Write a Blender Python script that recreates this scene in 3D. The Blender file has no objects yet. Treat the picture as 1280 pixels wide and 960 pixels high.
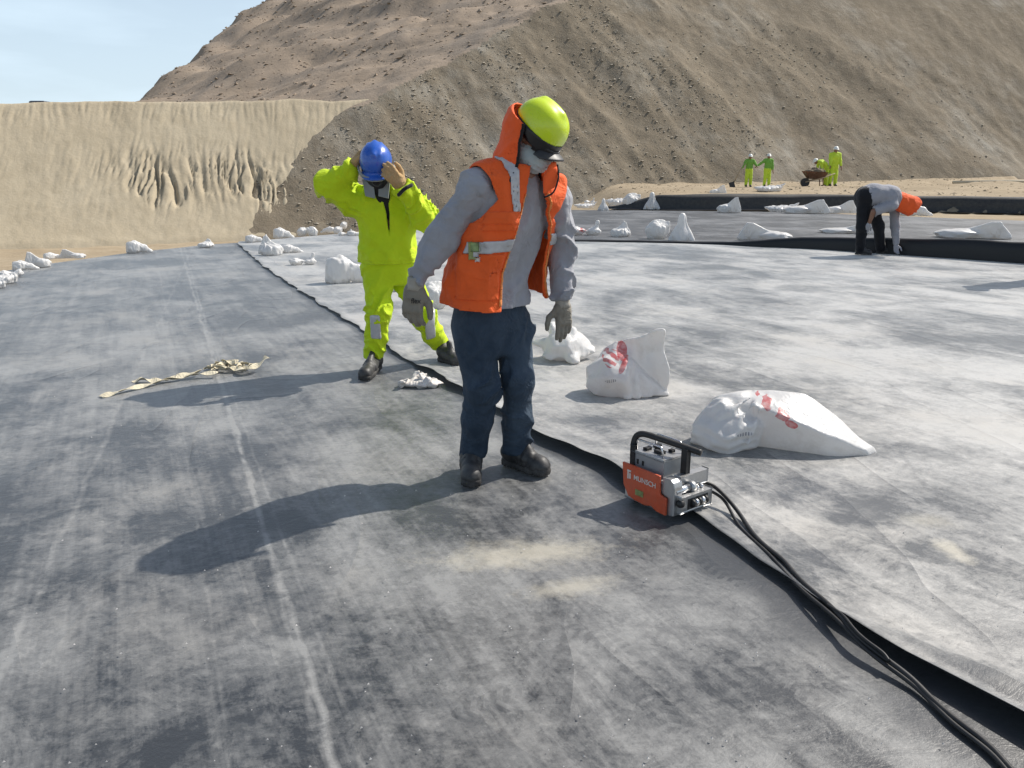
import bpy, bmesh, math, random
import numpy as np
from mathutils import Vector, Matrix
R = math.radians
scene = bpy.context.scene
col = scene.collection
random.seed(4)

# ------------------------------------------------------------------ camera, sky, sun, exposure
CAM_H, FPX, HORIZON = 1.36, 1004.0, 215.0
PITCH = math.atan((480 - HORIZON) / FPX)
cd = bpy.data.cameras.new('camera'); cam = bpy.data.objects.new('camera', cd); col.objects.link(cam)
cam.location = (0, 0, CAM_H); cam.rotation_euler = (math.pi / 2 - PITCH, 0, 0)
cd.sensor_width = 36; cd.lens = 36 * FPX / 1280; cd.clip_end = 3000; cd.clip_start = .05
scene.camera = cam

SUN_DIR = Vector((.83, .49, 1.0)).normalized()
SUN_EL = math.asin(SUN_DIR.z); SUN_AZ = math.atan2(SUN_DIR.x, SUN_DIR.y)
world = bpy.data.worlds.new('World'); scene.world = world; world.use_nodes = True
wn, wl = world.node_tree.nodes, world.node_tree.links
bg = wn['Background']
sky = wn.new('ShaderNodeTexSky'); sky.sky_type = 'NISHITA'; sky.sun_disc = False
sky.sun_elevation = SUN_EL; sky.sun_rotation = SUN_AZ
sky.air_density = 1.0; sky.dust_density = 2.2; sky.ozone_density = 1.2; sky.altitude = 300
tc = wn.new('ShaderNodeTexCoord'); mp = wn.new('ShaderNodeMapping'); mp.inputs['Scale'].default_value = (1.3, 1.3, 6)
nz = wn.new('ShaderNodeTexNoise'); nz.inputs['Scale'].default_value = 2.2; nz.inputs['Detail'].default_value = 6
rp = wn.new('ShaderNodeValToRGB'); rp.color_ramp.elements[0].position = .48; rp.color_ramp.elements[1].position = .78
rp.color_ramp.elements[0].color = (.62, .62, .62, 1); rp.color_ramp.elements[1].color = (.95, .95, .95, 1)
mx = wn.new('ShaderNodeMix'); mx.data_type = 'RGBA'; mx.inputs[7].default_value = (8.6, 10.4, 11.8, 1)
wl.new(tc.outputs['Generated'], mp.inputs[0]); wl.new(mp.outputs[0], nz.inputs['Vector']); wl.new(nz.outputs['Fac'], rp.inputs[0])
sx_ = wn.new('ShaderNodeSeparateXYZ'); mr = wn.new('ShaderNodeMapRange'); mr.interpolation_type = 'SMOOTHSTEP'
mr.inputs[1].default_value = .02; mr.inputs[2].default_value = .55; mr.inputs[3].default_value = 1.0; mr.inputs[4].default_value = .12   # thin haze, thinning upwards
mu = wn.new('ShaderNodeMath'); mu.operation = 'MULTIPLY'
wl.new(tc.outputs['Generated'], sx_.inputs[0]); wl.new(sx_.outputs[2], mr.inputs[0]); wl.new(mr.outputs[0], mu.inputs[0]); wl.new(rp.outputs[0], mu.inputs[1])
wl.new(mu.outputs[0], mx.inputs[0]); wl.new(sky.outputs[0], mx.inputs[6]); wl.new(mx.outputs[2], bg.inputs[0])
bg.inputs[1].default_value = .095

sd = bpy.data.lights.new('sun', 'SUN'); sd.energy = 4.9; sd.angle = R(.6); sd.color = (1, .945, .86)
sun = bpy.data.objects.new('sun', sd); col.objects.link(sun)
sun.rotation_euler = SUN_DIR.to_track_quat('Z', 'Y').to_euler(); sun.location = (20, 15, 30)
scene.view_settings.view_transform = 'Standard'; scene.view_settings.look = 'None'
scene.view_settings.exposure = .15; scene.view_settings.gamma = 1
scene.cycles.max_bounces = 4; scene.cycles.diffuse_bounces = 3; scene.cycles.glossy_bounces = 2; scene.cycles.transmission_bounces = 2
scene.cycles.use_adaptive_sampling = True; scene.cycles.adaptive_threshold = .02; scene.cycles.caustics_reflective = False; scene.cycles.caustics_refractive = False

# ------------------------------------------------------------------ helpers
_c, _s = math.cos(PITCH), math.sin(PITCH)
def ray(u, v):
    x = (u - 640) / FPX; y = -(v - 480) / FPX
    return x, _c + y * _s, -_s + y * _c
def gp(u, v, z=0.0):
    d = ray(u, v); t = (z - CAM_H) / d[2]
    return np.array((d[0] * t, d[1] * t, z))
def at(u, v, Y):
    d = ray(u, v); t = Y / d[1]
    return np.array((d[0] * t, Y, CAM_H + d[2] * t))

def _hash(ix, iy, iz, seed):
    h = (ix.astype(np.uint32) * np.uint32(374761393) + iy.astype(np.uint32) * np.uint32(668265263)
         + iz.astype(np.uint32) * np.uint32(2147483647) + np.uint32((seed * 974711 + 12345) & 0xffffffff))
    h = (h ^ (h >> np.uint32(13))) * np.uint32(1274126177)
    h = h ^ (h >> np.uint32(16))
    return (h & np.uint32(0xffff)).astype(np.float32) / 65535.0
def noise(P, seed=0):
    """value noise in -1..1 on an (N,3) array"""
    P = np.asarray(P, np.float32)
    f = np.floor(P); i = f.astype(np.int64); t = P - f; t = t * t * (3 - 2 * t)
    r = 0
    for dx in (0, 1):
        wx = t[:, 0] if dx else 1 - t[:, 0]
        for dy in (0, 1):
            wy = t[:, 1] if dy else 1 - t[:, 1]
            for dz in (0, 1):
                wz = t[:, 2] if dz else 1 - t[:, 2]
                r = r + wx * wy * wz * _hash(i[:, 0] + dx, i[:, 1] + dy, i[:, 2] + dz, seed)
    return r * 2 - 1
def fbm(P, oct=4, seed=0, gain=.5):
    r = 0; a = 1.0; P = np.asarray(P, np.float32)
    for k in range(oct):
        r = r + a * noise(P * (2.03 ** k), seed + k * 7); a *= gain
    return r
def n2(x, y, sc, seed=0, oct=1, sx=1, sy=1):
    P = np.stack([np.ravel(x) * sc * sx, np.ravel(y) * sc * sy, np.zeros(np.size(x))], 1)
    return (fbm(P, oct, seed) if oct > 1 else noise(P, seed)).reshape(np.shape(x))
def sstep(a, b, x):
    t = np.clip((x - a) / (b - a), 0, 1); return t * t * (3 - 2 * t)

def mesh_np(name, V, F, mat=None, parent=None, smooth=True, group_mats=None):
    """V (n,3), F (m,3|4) -> ONE linked mesh object; world coordinates are made local to the parent"""
    V = np.asarray(V, np.float32).copy(); F = np.asarray(F, np.int32)
    if parent is not None: V -= np.array(parent_world(parent), np.float32)
    me = bpy.data.meshes.new(name); k = F.shape[1]
    me.vertices.add(len(V)); me.vertices.foreach_set('co', V.ravel())
    me.loops.add(F.size); me.loops.foreach_set('vertex_index', F.ravel())
    me.polygons.add(len(F)); me.polygons.foreach_set('loop_start', np.arange(0, F.size, k, dtype=np.int32))
    me.polygons.foreach_set('loop_total', np.full(len(F), k, np.int32))
    me.polygons.foreach_set('use_smooth', np.full(len(F), smooth))
    me.update(calc_edges=True); me.validate()
    return link(name, me, mat, parent)
def parent_world(p):
    l = Vector((0, 0, 0))
    while p is not None: l = l + p.location; p = p.parent
    return l
def link(name, me, mat=None, parent=None):
    o = bpy.data.objects.new(name, me); col.objects.link(o)
    if mat is not None and len(me.materials) == 0: me.materials.append(mat)
    if parent is not None: o.parent = parent
    return o
def bm_obj(name, bm, mat=None, parent=None, smooth=False):
    """bmesh in world coordinates -> one object"""
    if parent is not None:
        w = parent_world(parent); bmesh.ops.translate(bm, verts=bm.verts, vec=-w)
    bmesh.ops.recalc_face_normals(bm, faces=bm.faces)
    me = bpy.data.meshes.new(name); bm.to_mesh(me); bm.free()
    if smooth:
        for p in me.polygons: p.use_smooth = True
    return link(name, me, mat, parent)
def tag(o, label=None, cat=None, group=None, kind=None):
    if label: o['label'] = label
    if cat: o['category'] = cat
    if group: o['group'] = group
    if kind: o['kind'] = kind
    return o
def thing(name, loc, label, cat, group=None):
    o = bpy.data.objects.new(name, None); col.objects.link(o); o.location = Vector([float(a) for a in loc]); o.empty_display_size = .1
    return tag(o, label, cat, group)

# ---- signed-distance modelling, meshed with surface nets
def snet(fn, lo, hi, vox, blk=4):
    lo = np.array(lo, np.float32); hi = np.array(hi, np.float32)
    nb = np.ceil((hi - lo) / (vox * blk)).astype(int) + 1; n = nb * blk
    ax = [lo[a] + vox * np.arange(n[a], dtype=np.float32) for a in range(3)]
    cx = [lo[a] + vox * (np.arange(nb[a], dtype=np.float32) * blk + (blk - 1) / 2) for a in range(3)]
    C = np.stack(np.meshgrid(*cx, indexing='ij'), -1).reshape(-1, 3)
    dc = np.asarray(fn(C)).reshape(nb)
    m = np.abs(dc) < blk * vox * 1.5 + .01
    rep = lambda A: A.repeat(blk, 0).repeat(blk, 1).repeat(blk, 2)
    V = rep(dc).astype(np.float32); M = rep(m); I = np.argwhere(M)
    P = np.stack([ax[a][I[:, a]] for a in range(3)], 1)
    V[M] = fn(P)
    S = V < 0
    c8 = np.zeros(tuple(n - 1), np.int8)
    for a in (0, 1):
        for b in (0, 1):
            for c in (0, 1):
                c8 += S[a:n[0] - 1 + a, b:n[1] - 1 + b, c:n[2] - 1 + c]
    A = np.argwhere((c8 > 0) & (c8 < 8)); idx = np.full(tuple(n - 1), -1, np.int32); idx[tuple(A.T)] = np.arange(len(A))
    acc = np.zeros((len(A), 3), np.float32); cnt = np.zeros(len(A), np.float32)
    corners = [(a, b, c) for a in (0, 1) for b in (0, 1) for c in (0, 1)]
    for p in corners:
        for d in range(3):
            if p[d]: continue
            q = list(p); q[d] = 1
            va = V[A[:, 0] + p[0], A[:, 1] + p[1], A[:, 2] + p[2]]; vb = V[A[:, 0] + q[0], A[:, 1] + q[1], A[:, 2] + q[2]]
            cr = (va < 0) != (vb < 0); t = np.where(cr, va / np.where(cr, va - vb, 1), 0)
            pt = np.tile(np.array(p, np.float32), (len(A), 1)); pt[:, d] = t
            acc[cr] += pt[cr]; cnt[cr] += 1
    vert = (A + acc / cnt[:, None]) * vox + lo
    F = []
    for d in range(3):
        e1, e2 = [(1, 2), (2, 0), (0, 1)][d]
        sl0 = [slice(1, None)] * 3; sl1 = [slice(1, None)] * 3
        sl0[d] = slice(0, n[d] - 1); sl1[d] = slice(1, n[d])
        sl0[e1] = slice(1, n[e1] - 1); sl1[e1] = slice(1, n[e1] - 1)
        sl0[e2] = slice(1, n[e2] - 1); sl1[e2] = slice(1, n[e2] - 1)
        s0 = S[tuple(sl0)]; s1 = S[tuple(sl1)]
        for want in (True, False):
            E = np.argwhere((s0 != s1) & (s0 == want))
            if not len(E): continue
            E[:, e1] += 1; E[:, e2] += 1
            q = []
            for (da, db) in ((-1, -1), (0, -1), (0, 0), (-1, 0)):
                K = E.copy(); K[:, e1] += da; K[:, e2] += db
                q.append(idx[tuple(K.T)])
            q = np.stack(q, 1)
            F.append(q if want else q[:, ::-1])
    F = np.concatenate(F); F = F[(F >= 0).all(1)]
    return vert, F
def sdf_obj(name, fn, lo, hi, vox, mat, parent=None):
    V, F = snet(fn, lo, hi, vox)
    return mesh_np(name, V, F, mat, parent, True)

def v3(a): return np.array(a, np.float32)
def rc(P, a, b, ra, rb):
    a = v3(a); b = v3(b); ab = b - a
    t = np.clip(((P - a) @ ab) / max(float(ab @ ab), 1e-9), 0, 1)
    return np.linalg.norm(P - a - t[:, None] * ab, axis=1) - (ra + (rb - ra) * t)
def smin(a, b, k):
    h = np.clip(.5 + .5 * (b - a) / k, 0, 1); return b + (a - b) * h - k * h * (1 - h)
def smax(a, b, k): return -smin(-a, -b, k)
def chain(P, pts, rs, k=.03):
    d = None
    for i in range(len(pts) - 1):
        e = rc(P, pts[i], pts[i + 1], rs[i], rs[i + 1]); d = e if d is None else smin(d, e, k)
    return d
def frame(fwd, up=(0, 0, 1)):
    """rows: forward, right, up"""
    f = v3(fwd); f = f / np.linalg.norm(f); u = v3(up); u = u - f * (u @ f); u /= np.linalg.norm(u)
    return np.stack([f, np.cross(f, u), u])
def loc(P, c, M): return (P - v3(c)) @ np.asarray(M).T
def ell(P, c, r, M=None):
    q = P - v3(c)
    if M is not None: q = q @ np.asarray(M).T
    r = v3(r); k0 = np.linalg.norm(q / r, axis=1); k1 = np.linalg.norm(q / (r * r), axis=1)
    return k0 * (k0 - 1) / np.maximum(k1, 1e-6)
def rbox(P, c, h, rad=.01, M=None):
    q = P - v3(c)
    if M is not None: q = q @ np.asarray(M).T
    q = np.abs(q) - (v3(h) - rad)
    return np.linalg.norm(np.maximum(q, 0), axis=1) + np.minimum(q.max(1), 0) - rad
def loftz(P, zs, cs, ws, ds, fwd, cap=.02, ex=2.4):
    """upright body of superelliptic rings: centre, half width, half depth by height"""
    z = P[:, 2]; cx = np.interp(z, zs, [c[0] for c in cs]); cy = np.interp(z, zs, [c[1] for c in cs])
    w = np.interp(z, zs, ws); d = np.interp(z, zs, ds); f = v3(fwd)[:2]; f = f / np.linalg.norm(f); r = np.array((f[1], -f[0]))
    qx, qy = P[:, 0] - cx, P[:, 1] - cy
    a = qx * r[0] + qy * r[1]; b = qx * f[0] + qy * f[1]
    rho = (np.abs(a / w) ** ex + np.abs(b / d) ** ex) ** (1 / ex); L = np.hypot(a, b)
    dd = np.where(rho > 1e-4, L * (1 - 1 / np.maximum(rho, 1e-3)), -np.minimum(w, d)); dd = np.maximum(dd, -np.minimum(w, d))
    return smax(dd, np.maximum(zs[0] - z, z - zs[-1]), cap), a, b
def folds(P, a, b, freq, amp, seed, width=.5, at_=.5):
    """irregular cloth creases across a limb a-b, strongest round the place at_ of its length"""
    a = v3(a); b = v3(b); ab = b - a; L = float(np.linalg.norm(ab)); t = ((P - a) @ ab) / (L * L)
    q = P - a - t[:, None] * ab; sk = q[:, 0] * 2.2 + q[:, 1] * 1.4
    w = noise(P * 6, seed) * 1.9 + noise(P * 15, seed + 1) * .8
    g = np.exp(-((t - at_) / width) ** 2) * sstep(-.35, .55, noise(P * 5.5 + 3.1, seed + 2))
    s = np.abs(np.sin((t * L + sk * .25 * (1 if seed % 2 else -1)) * freq * .42 + w * 2.0))
    return amp * g * ((1 - s) ** 1.3 * 1.7 - .5)
def crumple(P, sc, amp, seed):
    return amp * (1 - 2 * np.abs(noise(P * sc, seed))) + amp * .5 * (1 - 2 * np.abs(noise(P * sc * 2.3, seed + 5)))

# ---- bmesh helpers
def add_box(bm, c, h, M=None, bevel=0):
    """box centre c, half sizes h, axes as rows of M"""
    Mx = np.eye(3) if M is None else np.asarray(M)
    r = bmesh.ops.create_cube(bm, size=2)
    for v in r['verts']:
        q = np.array(v.co) * np.array(h); v.co = Vector(v3(c) + q @ Mx)
    if bevel:
        es = list({e for v in r['verts'] for e in v.link_edges})
        bmesh.ops.bevel(bm, geom=es, offset=bevel, segments=2, affect='EDGES', profile=.5)
def add_tube(bm, pts, rad, seg=8, caps=True):
    pts = [Vector([float(x) for x in p]) for p in pts]; rings = []; n = len(pts); prev = None
    for i, p in enumerate(pts):
        t = (pts[min(i + 1, n - 1)] - pts[max(i - 1, 0)]).normalized()
        if prev is None:
            u = Vector((0, 0, 1)) if abs(t.z) < .9 else Vector((1, 0, 0)); a = t.cross(u).normalized()
        else:
            a = (prev - t * prev.dot(t)).normalized()
        prev = a; b = t.cross(a); r = rad[i] if hasattr(rad, '__len__') else rad
        rings.append([bm.verts.new(p + (a * math.cos(k * 2 * math.pi / seg) + b * math.sin(k * 2 * math.pi / seg)) * r) for k in range(seg)])
    for i in range(n - 1):
        for k in range(seg):
            bm.faces.new((rings[i][k], rings[i][(k + 1) % seg], rings[i + 1][(k + 1) % seg], rings[i + 1][k]))
    if caps:
        bm.faces.new(rings[0][::-1]); bm.faces.new(rings[-1])
def spline(pts, n):
    """Catmull-Rom through points"""
    P = [np.array(p, float) for p in pts]; P = [2 * P[0] - P[1]] + P + [2 * P[-1] - P[-2]]; out = []
    for i in range(1, len(P) - 2):
        for k in range(n):
            t = k / n; a, b, c, d = P[i - 1], P[i], P[i + 1], P[i + 2]
            out.append(.5 * (2 * b + (c - a) * t + (2 * a - 5 * b + 4 * c - d) * t * t + (3 * b - a - 3 * c + d) * t ** 3))
    out.append(P[-2]); return out

# ---- materials
class N:
    def __init__(s, name):
        s.m = bpy.data.materials.new(name); s.m.use_nodes = True; s.t = s.m.node_tree; s.b = s.t.nodes['Principled BSDF']
        s.tc = s.t.nodes.new('ShaderNodeTexCoord')
    def new(s, typ, **kw):
        n = s.t.nodes.new('ShaderNode' + typ)
        for k, v in kw.items(): setattr(n, k, v)
        return n
    def ln(s, a, b): s.t.links.new(a, b)
    def val(s, x, inp):
        if hasattr(x, 'is_output') or hasattr(x, 'links'): s.ln(x, inp)
        else: inp.default_value = x
    def noise(s, scale, detail=4, rough=.55, stretch=None, vec=None, dist=0, rot=None):
        n = s.new('TexNoise'); n.inputs['Scale'].default_value = scale; n.inputs['Detail'].default_value = detail
        n.inputs['Roughness'].default_value = rough; n.inputs['Distortion'].default_value = dist
        v = vec or s.tc.outputs['Object']
        if stretch or rot:
            m = s.new('Mapping', vector_type='TEXTURE')      # turned first, then stretched
            if stretch: m.inputs['Scale'].default_value = tuple(1 / q for q in stretch)
            if rot: m.inputs['Rotation'].default_value = rot
            s.ln(v, m.inputs[0]); v = m.outputs[0]
        s.ln(v, n.inputs['Vector']); return n.outputs['Fac']
    def ramp(s, x, stops):
        r = s.new('ValToRGB'); e = r.color_ramp.elements
        while len(e) > 1: e.remove(e[-1])
        for i, (p, c) in enumerate(stops):
            q = e[0] if i == 0 else e.new(p)
            q.position = p; q.color = (c, c, c, 1) if not hasattr(c, '__len__') else tuple(c) + (1,)
        s.ln(x, r.inputs[0]); return r.outputs[0]
    def math(s, op, a, b=0.0, c=None, clamp=False):
        n = s.new('Math', operation=op, use_clamp=clamp); s.val(a, n.inputs[0]); s.val(b, n.inputs[1])
        if c is not None: s.val(c, n.inputs[2])
        return n.outputs[0]
    def mix(s, f, a, b, mode='MIX'):
        n = s.new('Mix', data_type='RGBA', blend_type=mode); s.val(f, n.inputs[0])
        for x, i in ((a, 6), (b, 7)):
            if hasattr(x, 'links'): s.ln(x, n.inputs[i])
            else: n.inputs[i].default_value = tuple(x) + (1,) if len(x) == 3 else x
        return n.outputs[2]
    def bump(s, h, strength=.3, dist=.01, normal=None):
        n = s.new('Bump'); n.inputs['Strength'].default_value = strength; n.inputs['Distance'].default_value = dist
        s.ln(h, n.inputs['Height'])
        if normal is not None: s.ln(normal, n.inputs['Normal'])
        s.ln(n.outputs[0], s.b.inputs['Normal']); return n.outputs[0]
    def set(s, **kw):
        for k, v in kw.items(): s.val(v if not (isinstance(v, tuple) and len(v) == 3) else v + (1,), s.b.inputs[k.replace('_', ' ')])
        return s.m
    def sep(s, v=None):
        n = s.new('SeparateXYZ'); s.ln(v or s.tc.outputs['Object'], n.inputs[0]); return n.outputs

def cloth_mat(name, c, var=.18, rough=.85, weave=450, bump=.25, dirt=None, dirt_amt=.3, sheen=.15, spec=.25, crease=11):
    k = N(name); n = k.noise(7, 5, .6)
    c0 = tuple(x * (1 - var) for x in c); c1 = tuple(min(1, x * (1 + var)) for x in c)
    cc = k.mix(k.ramp(n, [(.3, 0), (.7, 1)]), c0, c1)
    if dirt: cc = k.mix(k.math('MULTIPLY', k.ramp(k.noise(14, 6, .7), [(.45, 0), (.72, 1)]), dirt_amt), cc, dirt)
    cr = k.math('SUBTRACT', 1.0, k.math('ABSOLUTE', k.math('SUBTRACT', k.math('MULTIPLY', k.noise(crease, 3, .5, dist=.8), 2.0), 1.0)))   # sharp small creases
    k.bump(k.math('ADD', k.math('MULTIPLY', k.noise(weave, 1), .06), k.math('POWER', cr, 3.0)), bump * 1.6, .009)
    return k.set(Base_Color=cc, Roughness=rough, Sheen_Weight=sheen, Specular_IOR_Level=spec)
def hard_mat(name, c, rough=.4, metal=0, var=.1, bump=.05, spec=.5, coat=0, dust=0.0, dustc=(.4, .36, .3)):
    k = N(name); n = k.noise(30, 5, .65)
    cc = k.mix(k.ramp(n, [(.3, 0), (.7, 1)]), tuple(x * (1 - var) for x in c), tuple(min(1, x * (1 + var)) for x in c))
    if dust: cc = k.mix(k.math('MULTIPLY', k.ramp(k.noise(11, 7, .7), [(.35, 0), (.75, 1)]), dust), cc, dustc)
    k.bump(k.noise(60, 4), bump, .003)
    rr = k.math('ADD', k.math('MULTIPLY', k.noise(22, 4), .25), rough - .12)
    return k.set(Base_Color=cc, Roughness=rr, Metallic=metal, Specular_IOR_Level=spec, Coat_Weight=coat)

# ================================================================== the setting
def poly_dist(x, y, pts):
    """signed distance to a polyline, positive on its left-hand side going along it"""
    sh = np.shape(x); x = np.ravel(x); y = np.ravel(y); best = np.full(x.size, 1e9); sg = np.ones(x.size)
    for (ax, ay), (bx, by) in zip(pts[:-1], pts[1:]):
        dx, dy = bx - ax, by - ay; L2 = dx * dx + dy * dy
        t = np.clip(((x - ax) * dx + (y - ay) * dy) / L2, 0, 1); ex, ey = x - ax - t * dx, y - ay - t * dy
        d = np.hypot(ex, ey); cr = dx * (y - ay) - dy * (x - ax); m = d < best - 1e-9
        best = np.where(m, d, best); sg = np.where(m, np.where(cr >= 0, 1, -1), sg)
    return (best * sg).reshape(sh)
EDGE = [(-9, -30), (-8, -3), (-7.6, 6), (-7.2, 11.3), (-6.6, 14.1), (-5.4, 16.1), (-3.5, 18.9), (-1.7, 22.1), (.6, 26), (1.7, 28.9), (4.2, 31)]
RIDGE = [(3.6, 31.2), (4.8, 30.6), (6.2, 30.1), (10.5, 29.9), (14, 28.9), (17, 27.4), (23, 24.2), (34, 17)]
def ground_z(x, y):
    e = poly_dist(x, y, EDGE)
    zfar = np.interp(x, [-11, 2.6, 8, 20, 40], [-1.9, -.55, .45, .75, 1.2])
    z = -.035 + (zfar + .035) * sstep(.1, 4.5, e)
    r = poly_dist(x, y, RIDGE)
    bench = .5 + .012 * np.clip(r, 0, 25) + .07 * n2(x, y, .45, 3, 3)
    bf = sstep(.12, .5, r) * sstep(3.7, 6.0, x)
    z = z + (np.maximum(bench, z) - z) * bf
    rough = sstep(.4, 2.5, e) + bf
    return z + .05 * n2(x, y, .8, 5, 4) * np.clip(rough, 0, 1)
def grid_obj(name, xs, ys, zf, mat, keep=None, parent=None):
    X, Y = np.meshgrid(xs, ys); Z = zf(X, Y); nx, ny = len(xs), len(ys)
    V = np.stack([X.ravel(), Y.ravel(), Z.ravel()], 1)
    i = (np.arange(ny - 1)[:, None] * nx + np.arange(nx - 1)[None, :]).ravel()
    F = np.stack([i, i + 1, i + nx + 1, i + nx], 1)
    if keep is not None:
        k = keep(X, Y, Z).ravel(); F = F[k[F].any(1)]
        u, inv = np.unique(F, return_inverse=True); V = V[u]; F = inv.reshape(F.shape)
    return mesh_np(name, V, F, mat, parent)
def spread(lo, hi, step, far_lo, far_hi, g=1.25):
    a = list(np.arange(lo, hi + 1e-6, step)); s = step
    while a[-1] < far_hi: s *= g; a.append(a[-1] + s)
    s = step
    while a[0] > far_lo: s *= g; a.insert(0, a[0] - s)
    return np.array(a)

# ---- earth materials
def earth_mat(name, c0, c1, c2, bumps=1.0, streak=None, fine=6.0, pale=None):
    k = N(name)
    a = k.noise(.22, 6, .6, dist=.6); b = k.noise(fine * .35, 5, .72); f = k.noise(fine * 3.0, 3, .75)
    cc = k.mix(k.ramp(a, [(.35, 0), (.66, 1)]), c0, c1)
    cc = k.mix(k.ramp(b, [(.44, 0), (.7, .8)]), cc, c2)
    if pale is not None:
        cc = k.mix(k.math('MULTIPLY', k.ramp(k.noise(.16, 5, .65, stretch=(1, .8, 1.2)), [(.5, 0), (.68, 1)]), .75), cc, pale)
    if streak: cc = k.mix(k.ramp(k.noise(.9, 6, .7, stretch=streak[0], rot=streak[1]), [(.40, 0), (.66, .85)]), cc, streak[2])
    cc = k.mix(k.math('MULTIPLY', k.ramp(f, [(.5, 0), (.72, 1)]), .22), cc, tuple(x * .5 for x in c0))
    h = k.math('ADD', k.math('MULTIPLY', b, 1.2), k.math('MULTIPLY', f, .45))
    k.bump(h, .5 * bumps, .16)
    return k.set(Base_Color=cc, Roughness=.95, Specular_IOR_Level=.12)
M_sand = earth_mat('brown_sand', (.34, .275, .19), (.40, .33, .235), (.28, .22, .15), .5, fine=2.6)
M_berm = earth_mat('berm_sand', (.435, .37, .267), (.485, .418, .307), (.39, .33, .235), .4, fine=3.2)
M_hill = earth_mat('hillside_earth', (.195, .160, .115), (.235, .195, .143), (.285, .245, .187), 1.0,
                   streak=((2.2, .45, .9), (0, 0, .6), (.18, .15, .11)), fine=4.5, pale=(.37, .345, .295))
M_nat = earth_mat('natural_hill_earth', (.31, .245, .183), (.35, .28, .215), (.27, .215, .163), 1.1, fine=1.6, pale=(.26, .22, .18))
M_rock = hard_mat('rubble_stone', (.39, .35, .285), .92, 0, .35, .3, .15)

# ---- ground: one sheet to the horizon
gx = spread(-34, 40, .45, -1500, 1500); gy = spread(-6, 58, .45, -300, 1800)
tag(grid_obj('ground', gx, gy, ground_z, M_sand), kind='structure')

# ---- sand berm across the back left
def berm_z(x, y):
    wob = .5 * n2(x, y * 0, .09, 11, 2)
    toe = 40 + .48 * (np.clip(x, -70, -4) + 11.7)              # runs away from the camera towards the hill
    top = 1.36 + .0778 * (toe + 6.2) + np.interp(x, [-26, -9], [0, .25]) + .05 * n2(x, y * 0, .5, 12, 3)
    t = (y + wob - toe) / ((top + 1.45) / 1.04)
    prof = np.clip(t, -1, 1); prof = np.where(prof > 0, prof ** 1.12, prof)
    face = -1.6 + (top + 1.6) * prof
    # rills: narrow channels running down the face, bundled in a belt a third of the way up
    s = x + .22 * (y - 41) + .3 * n2(x, y, .5, 21, 2); r3 = np.abs(n2(s, y, 5.5, 29, 1, 1, .12))
    r1 = np.abs(n2(s, y, 2.1, 22, 2, 1, .10)); r2 = np.abs(n2(s, y, 4.6, 23, 1, 1, .14))
    belt = np.exp(-((t - .47 + .07 * n2(x, y, .2, 8)) / .16) ** 2) * sstep(-21, -16, x) * (1 - sstep(-12.6, -10.6, x))
    belt2 = np.exp(-((t - .93) / .09) ** 2) * .45
    bl3 = np.exp(-((t - .5) / .3) ** 2) * .16
    clump = .25 + .75 * sstep(-.35, .3, n2(x, y, .9, 31, 3))
    dig = (sstep(.16, .0, r1) * .26 + sstep(.24, .0, r2) * .34) * (belt * clump * 1.2 + .25 * belt2 + .3 * bl3 * clump) + sstep(.34, 0, r3) * .22 * (belt * clump * 1.4 + .6 * belt2 + bl3 * clump)
    lip = .12 * belt * sstep(.0, .7, n2(x, y, 1.2, 33, 3)) + .08 * belt * n2(x, y, 3.1, 34, 2)
    face = face - dig + lip + .07 * n2(x, y, .3, 24, 3) * sstep(-9, -14, x) + .018 * n2(x, y, 1.4, 25, 3) + .014 * n2(x, y, 5, 26, 2)
    back = top - .6 * sstep(0, 9, y - toe - 6.3) - 1.0 * sstep(30, 60, y - toe)
    return np.where(t < 1, np.minimum(face, top), back + .03 * n2(x, y, .8, 27, 2))
bx = np.concatenate([np.arange(-80, -32, .8), np.arange(-32, -24, .11), np.arange(-24, -7, .06), np.arange(-7, -4.5, .11), np.arange(-4.5, -1, .5)])
by = np.concatenate([np.arange(24, 30, .5), np.arange(30, 50, .11), np.arange(50, 90, 1.5)])
tag(grid_obj('sand_berm', bx, by, berm_z, M_berm, keep=lambda X, Y, Z: Z > ground_z(X, Y) - .4), kind='structure')

# ---- hillside: the natural slope behind and the cut face in front
def softmin(a, b, k): return smin(a, b, k)
def hill_parts(x, y):
    big = 1.1 * n2(x, y, .07, 41, 2)
    cut = -1.41 - .289 * (x + 11.7) + .957 * (y - 40)
    cut = cut + .30 * n2(x + y * .6, y, .22, 42, 3) + .7 * n2(x - y * .5, y, .08, 43, 2)
    calm = sstep(-13, -4, x) * .85 + .15
    cut = cut + calm * .13 * np.abs(n2(x + .75 * y, y, .9, 44, 3, 1, .25)) * sstep(26, 8, x) + calm * .06 * n2(x, y, 1.9, 45, 3)
    nat = 5.3 + .2687 * (x + 8.4) + .3515 * (y - 48)
    nat = nat + 1.0 * n2(x, y, .11, 51, 3) * sstep(48, 75, y) + .16 * n2(x, y, .5, 52, 3)
    nat = nat + .55 * (np.abs(n2(x * .7 + y * .3, y, .16, 53, 3)) - .3) * sstep(52, 75, y)
    ridge_x = np.interp(y, [60, 72, 127, 260], [-32.3, -33.1, -36.6, -45]) + .7 * n2(x * 0, y, .16, 54, 3)
    d = np.maximum(ridge_x - x, 0); nat = nat - 1.0 * d
    return cut, nat
def hill_z(x, y):
    c, n = hill_parts(x, y); z = softmin(c, n, .5); b = berm_z(x, y)
    return z - 2.6 * sstep(-.02, .8, b - z) * (x < -3) * (y < 56)
hx = np.concatenate([np.arange(-52, -16, .55), np.arange(-16, 46, .22), np.arange(46, 110, 2.0)])
hy = np.concatenate([np.arange(37, 64, .2), np.arange(64, 100, .6), np.arange(100, 230, 1.6)])
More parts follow.
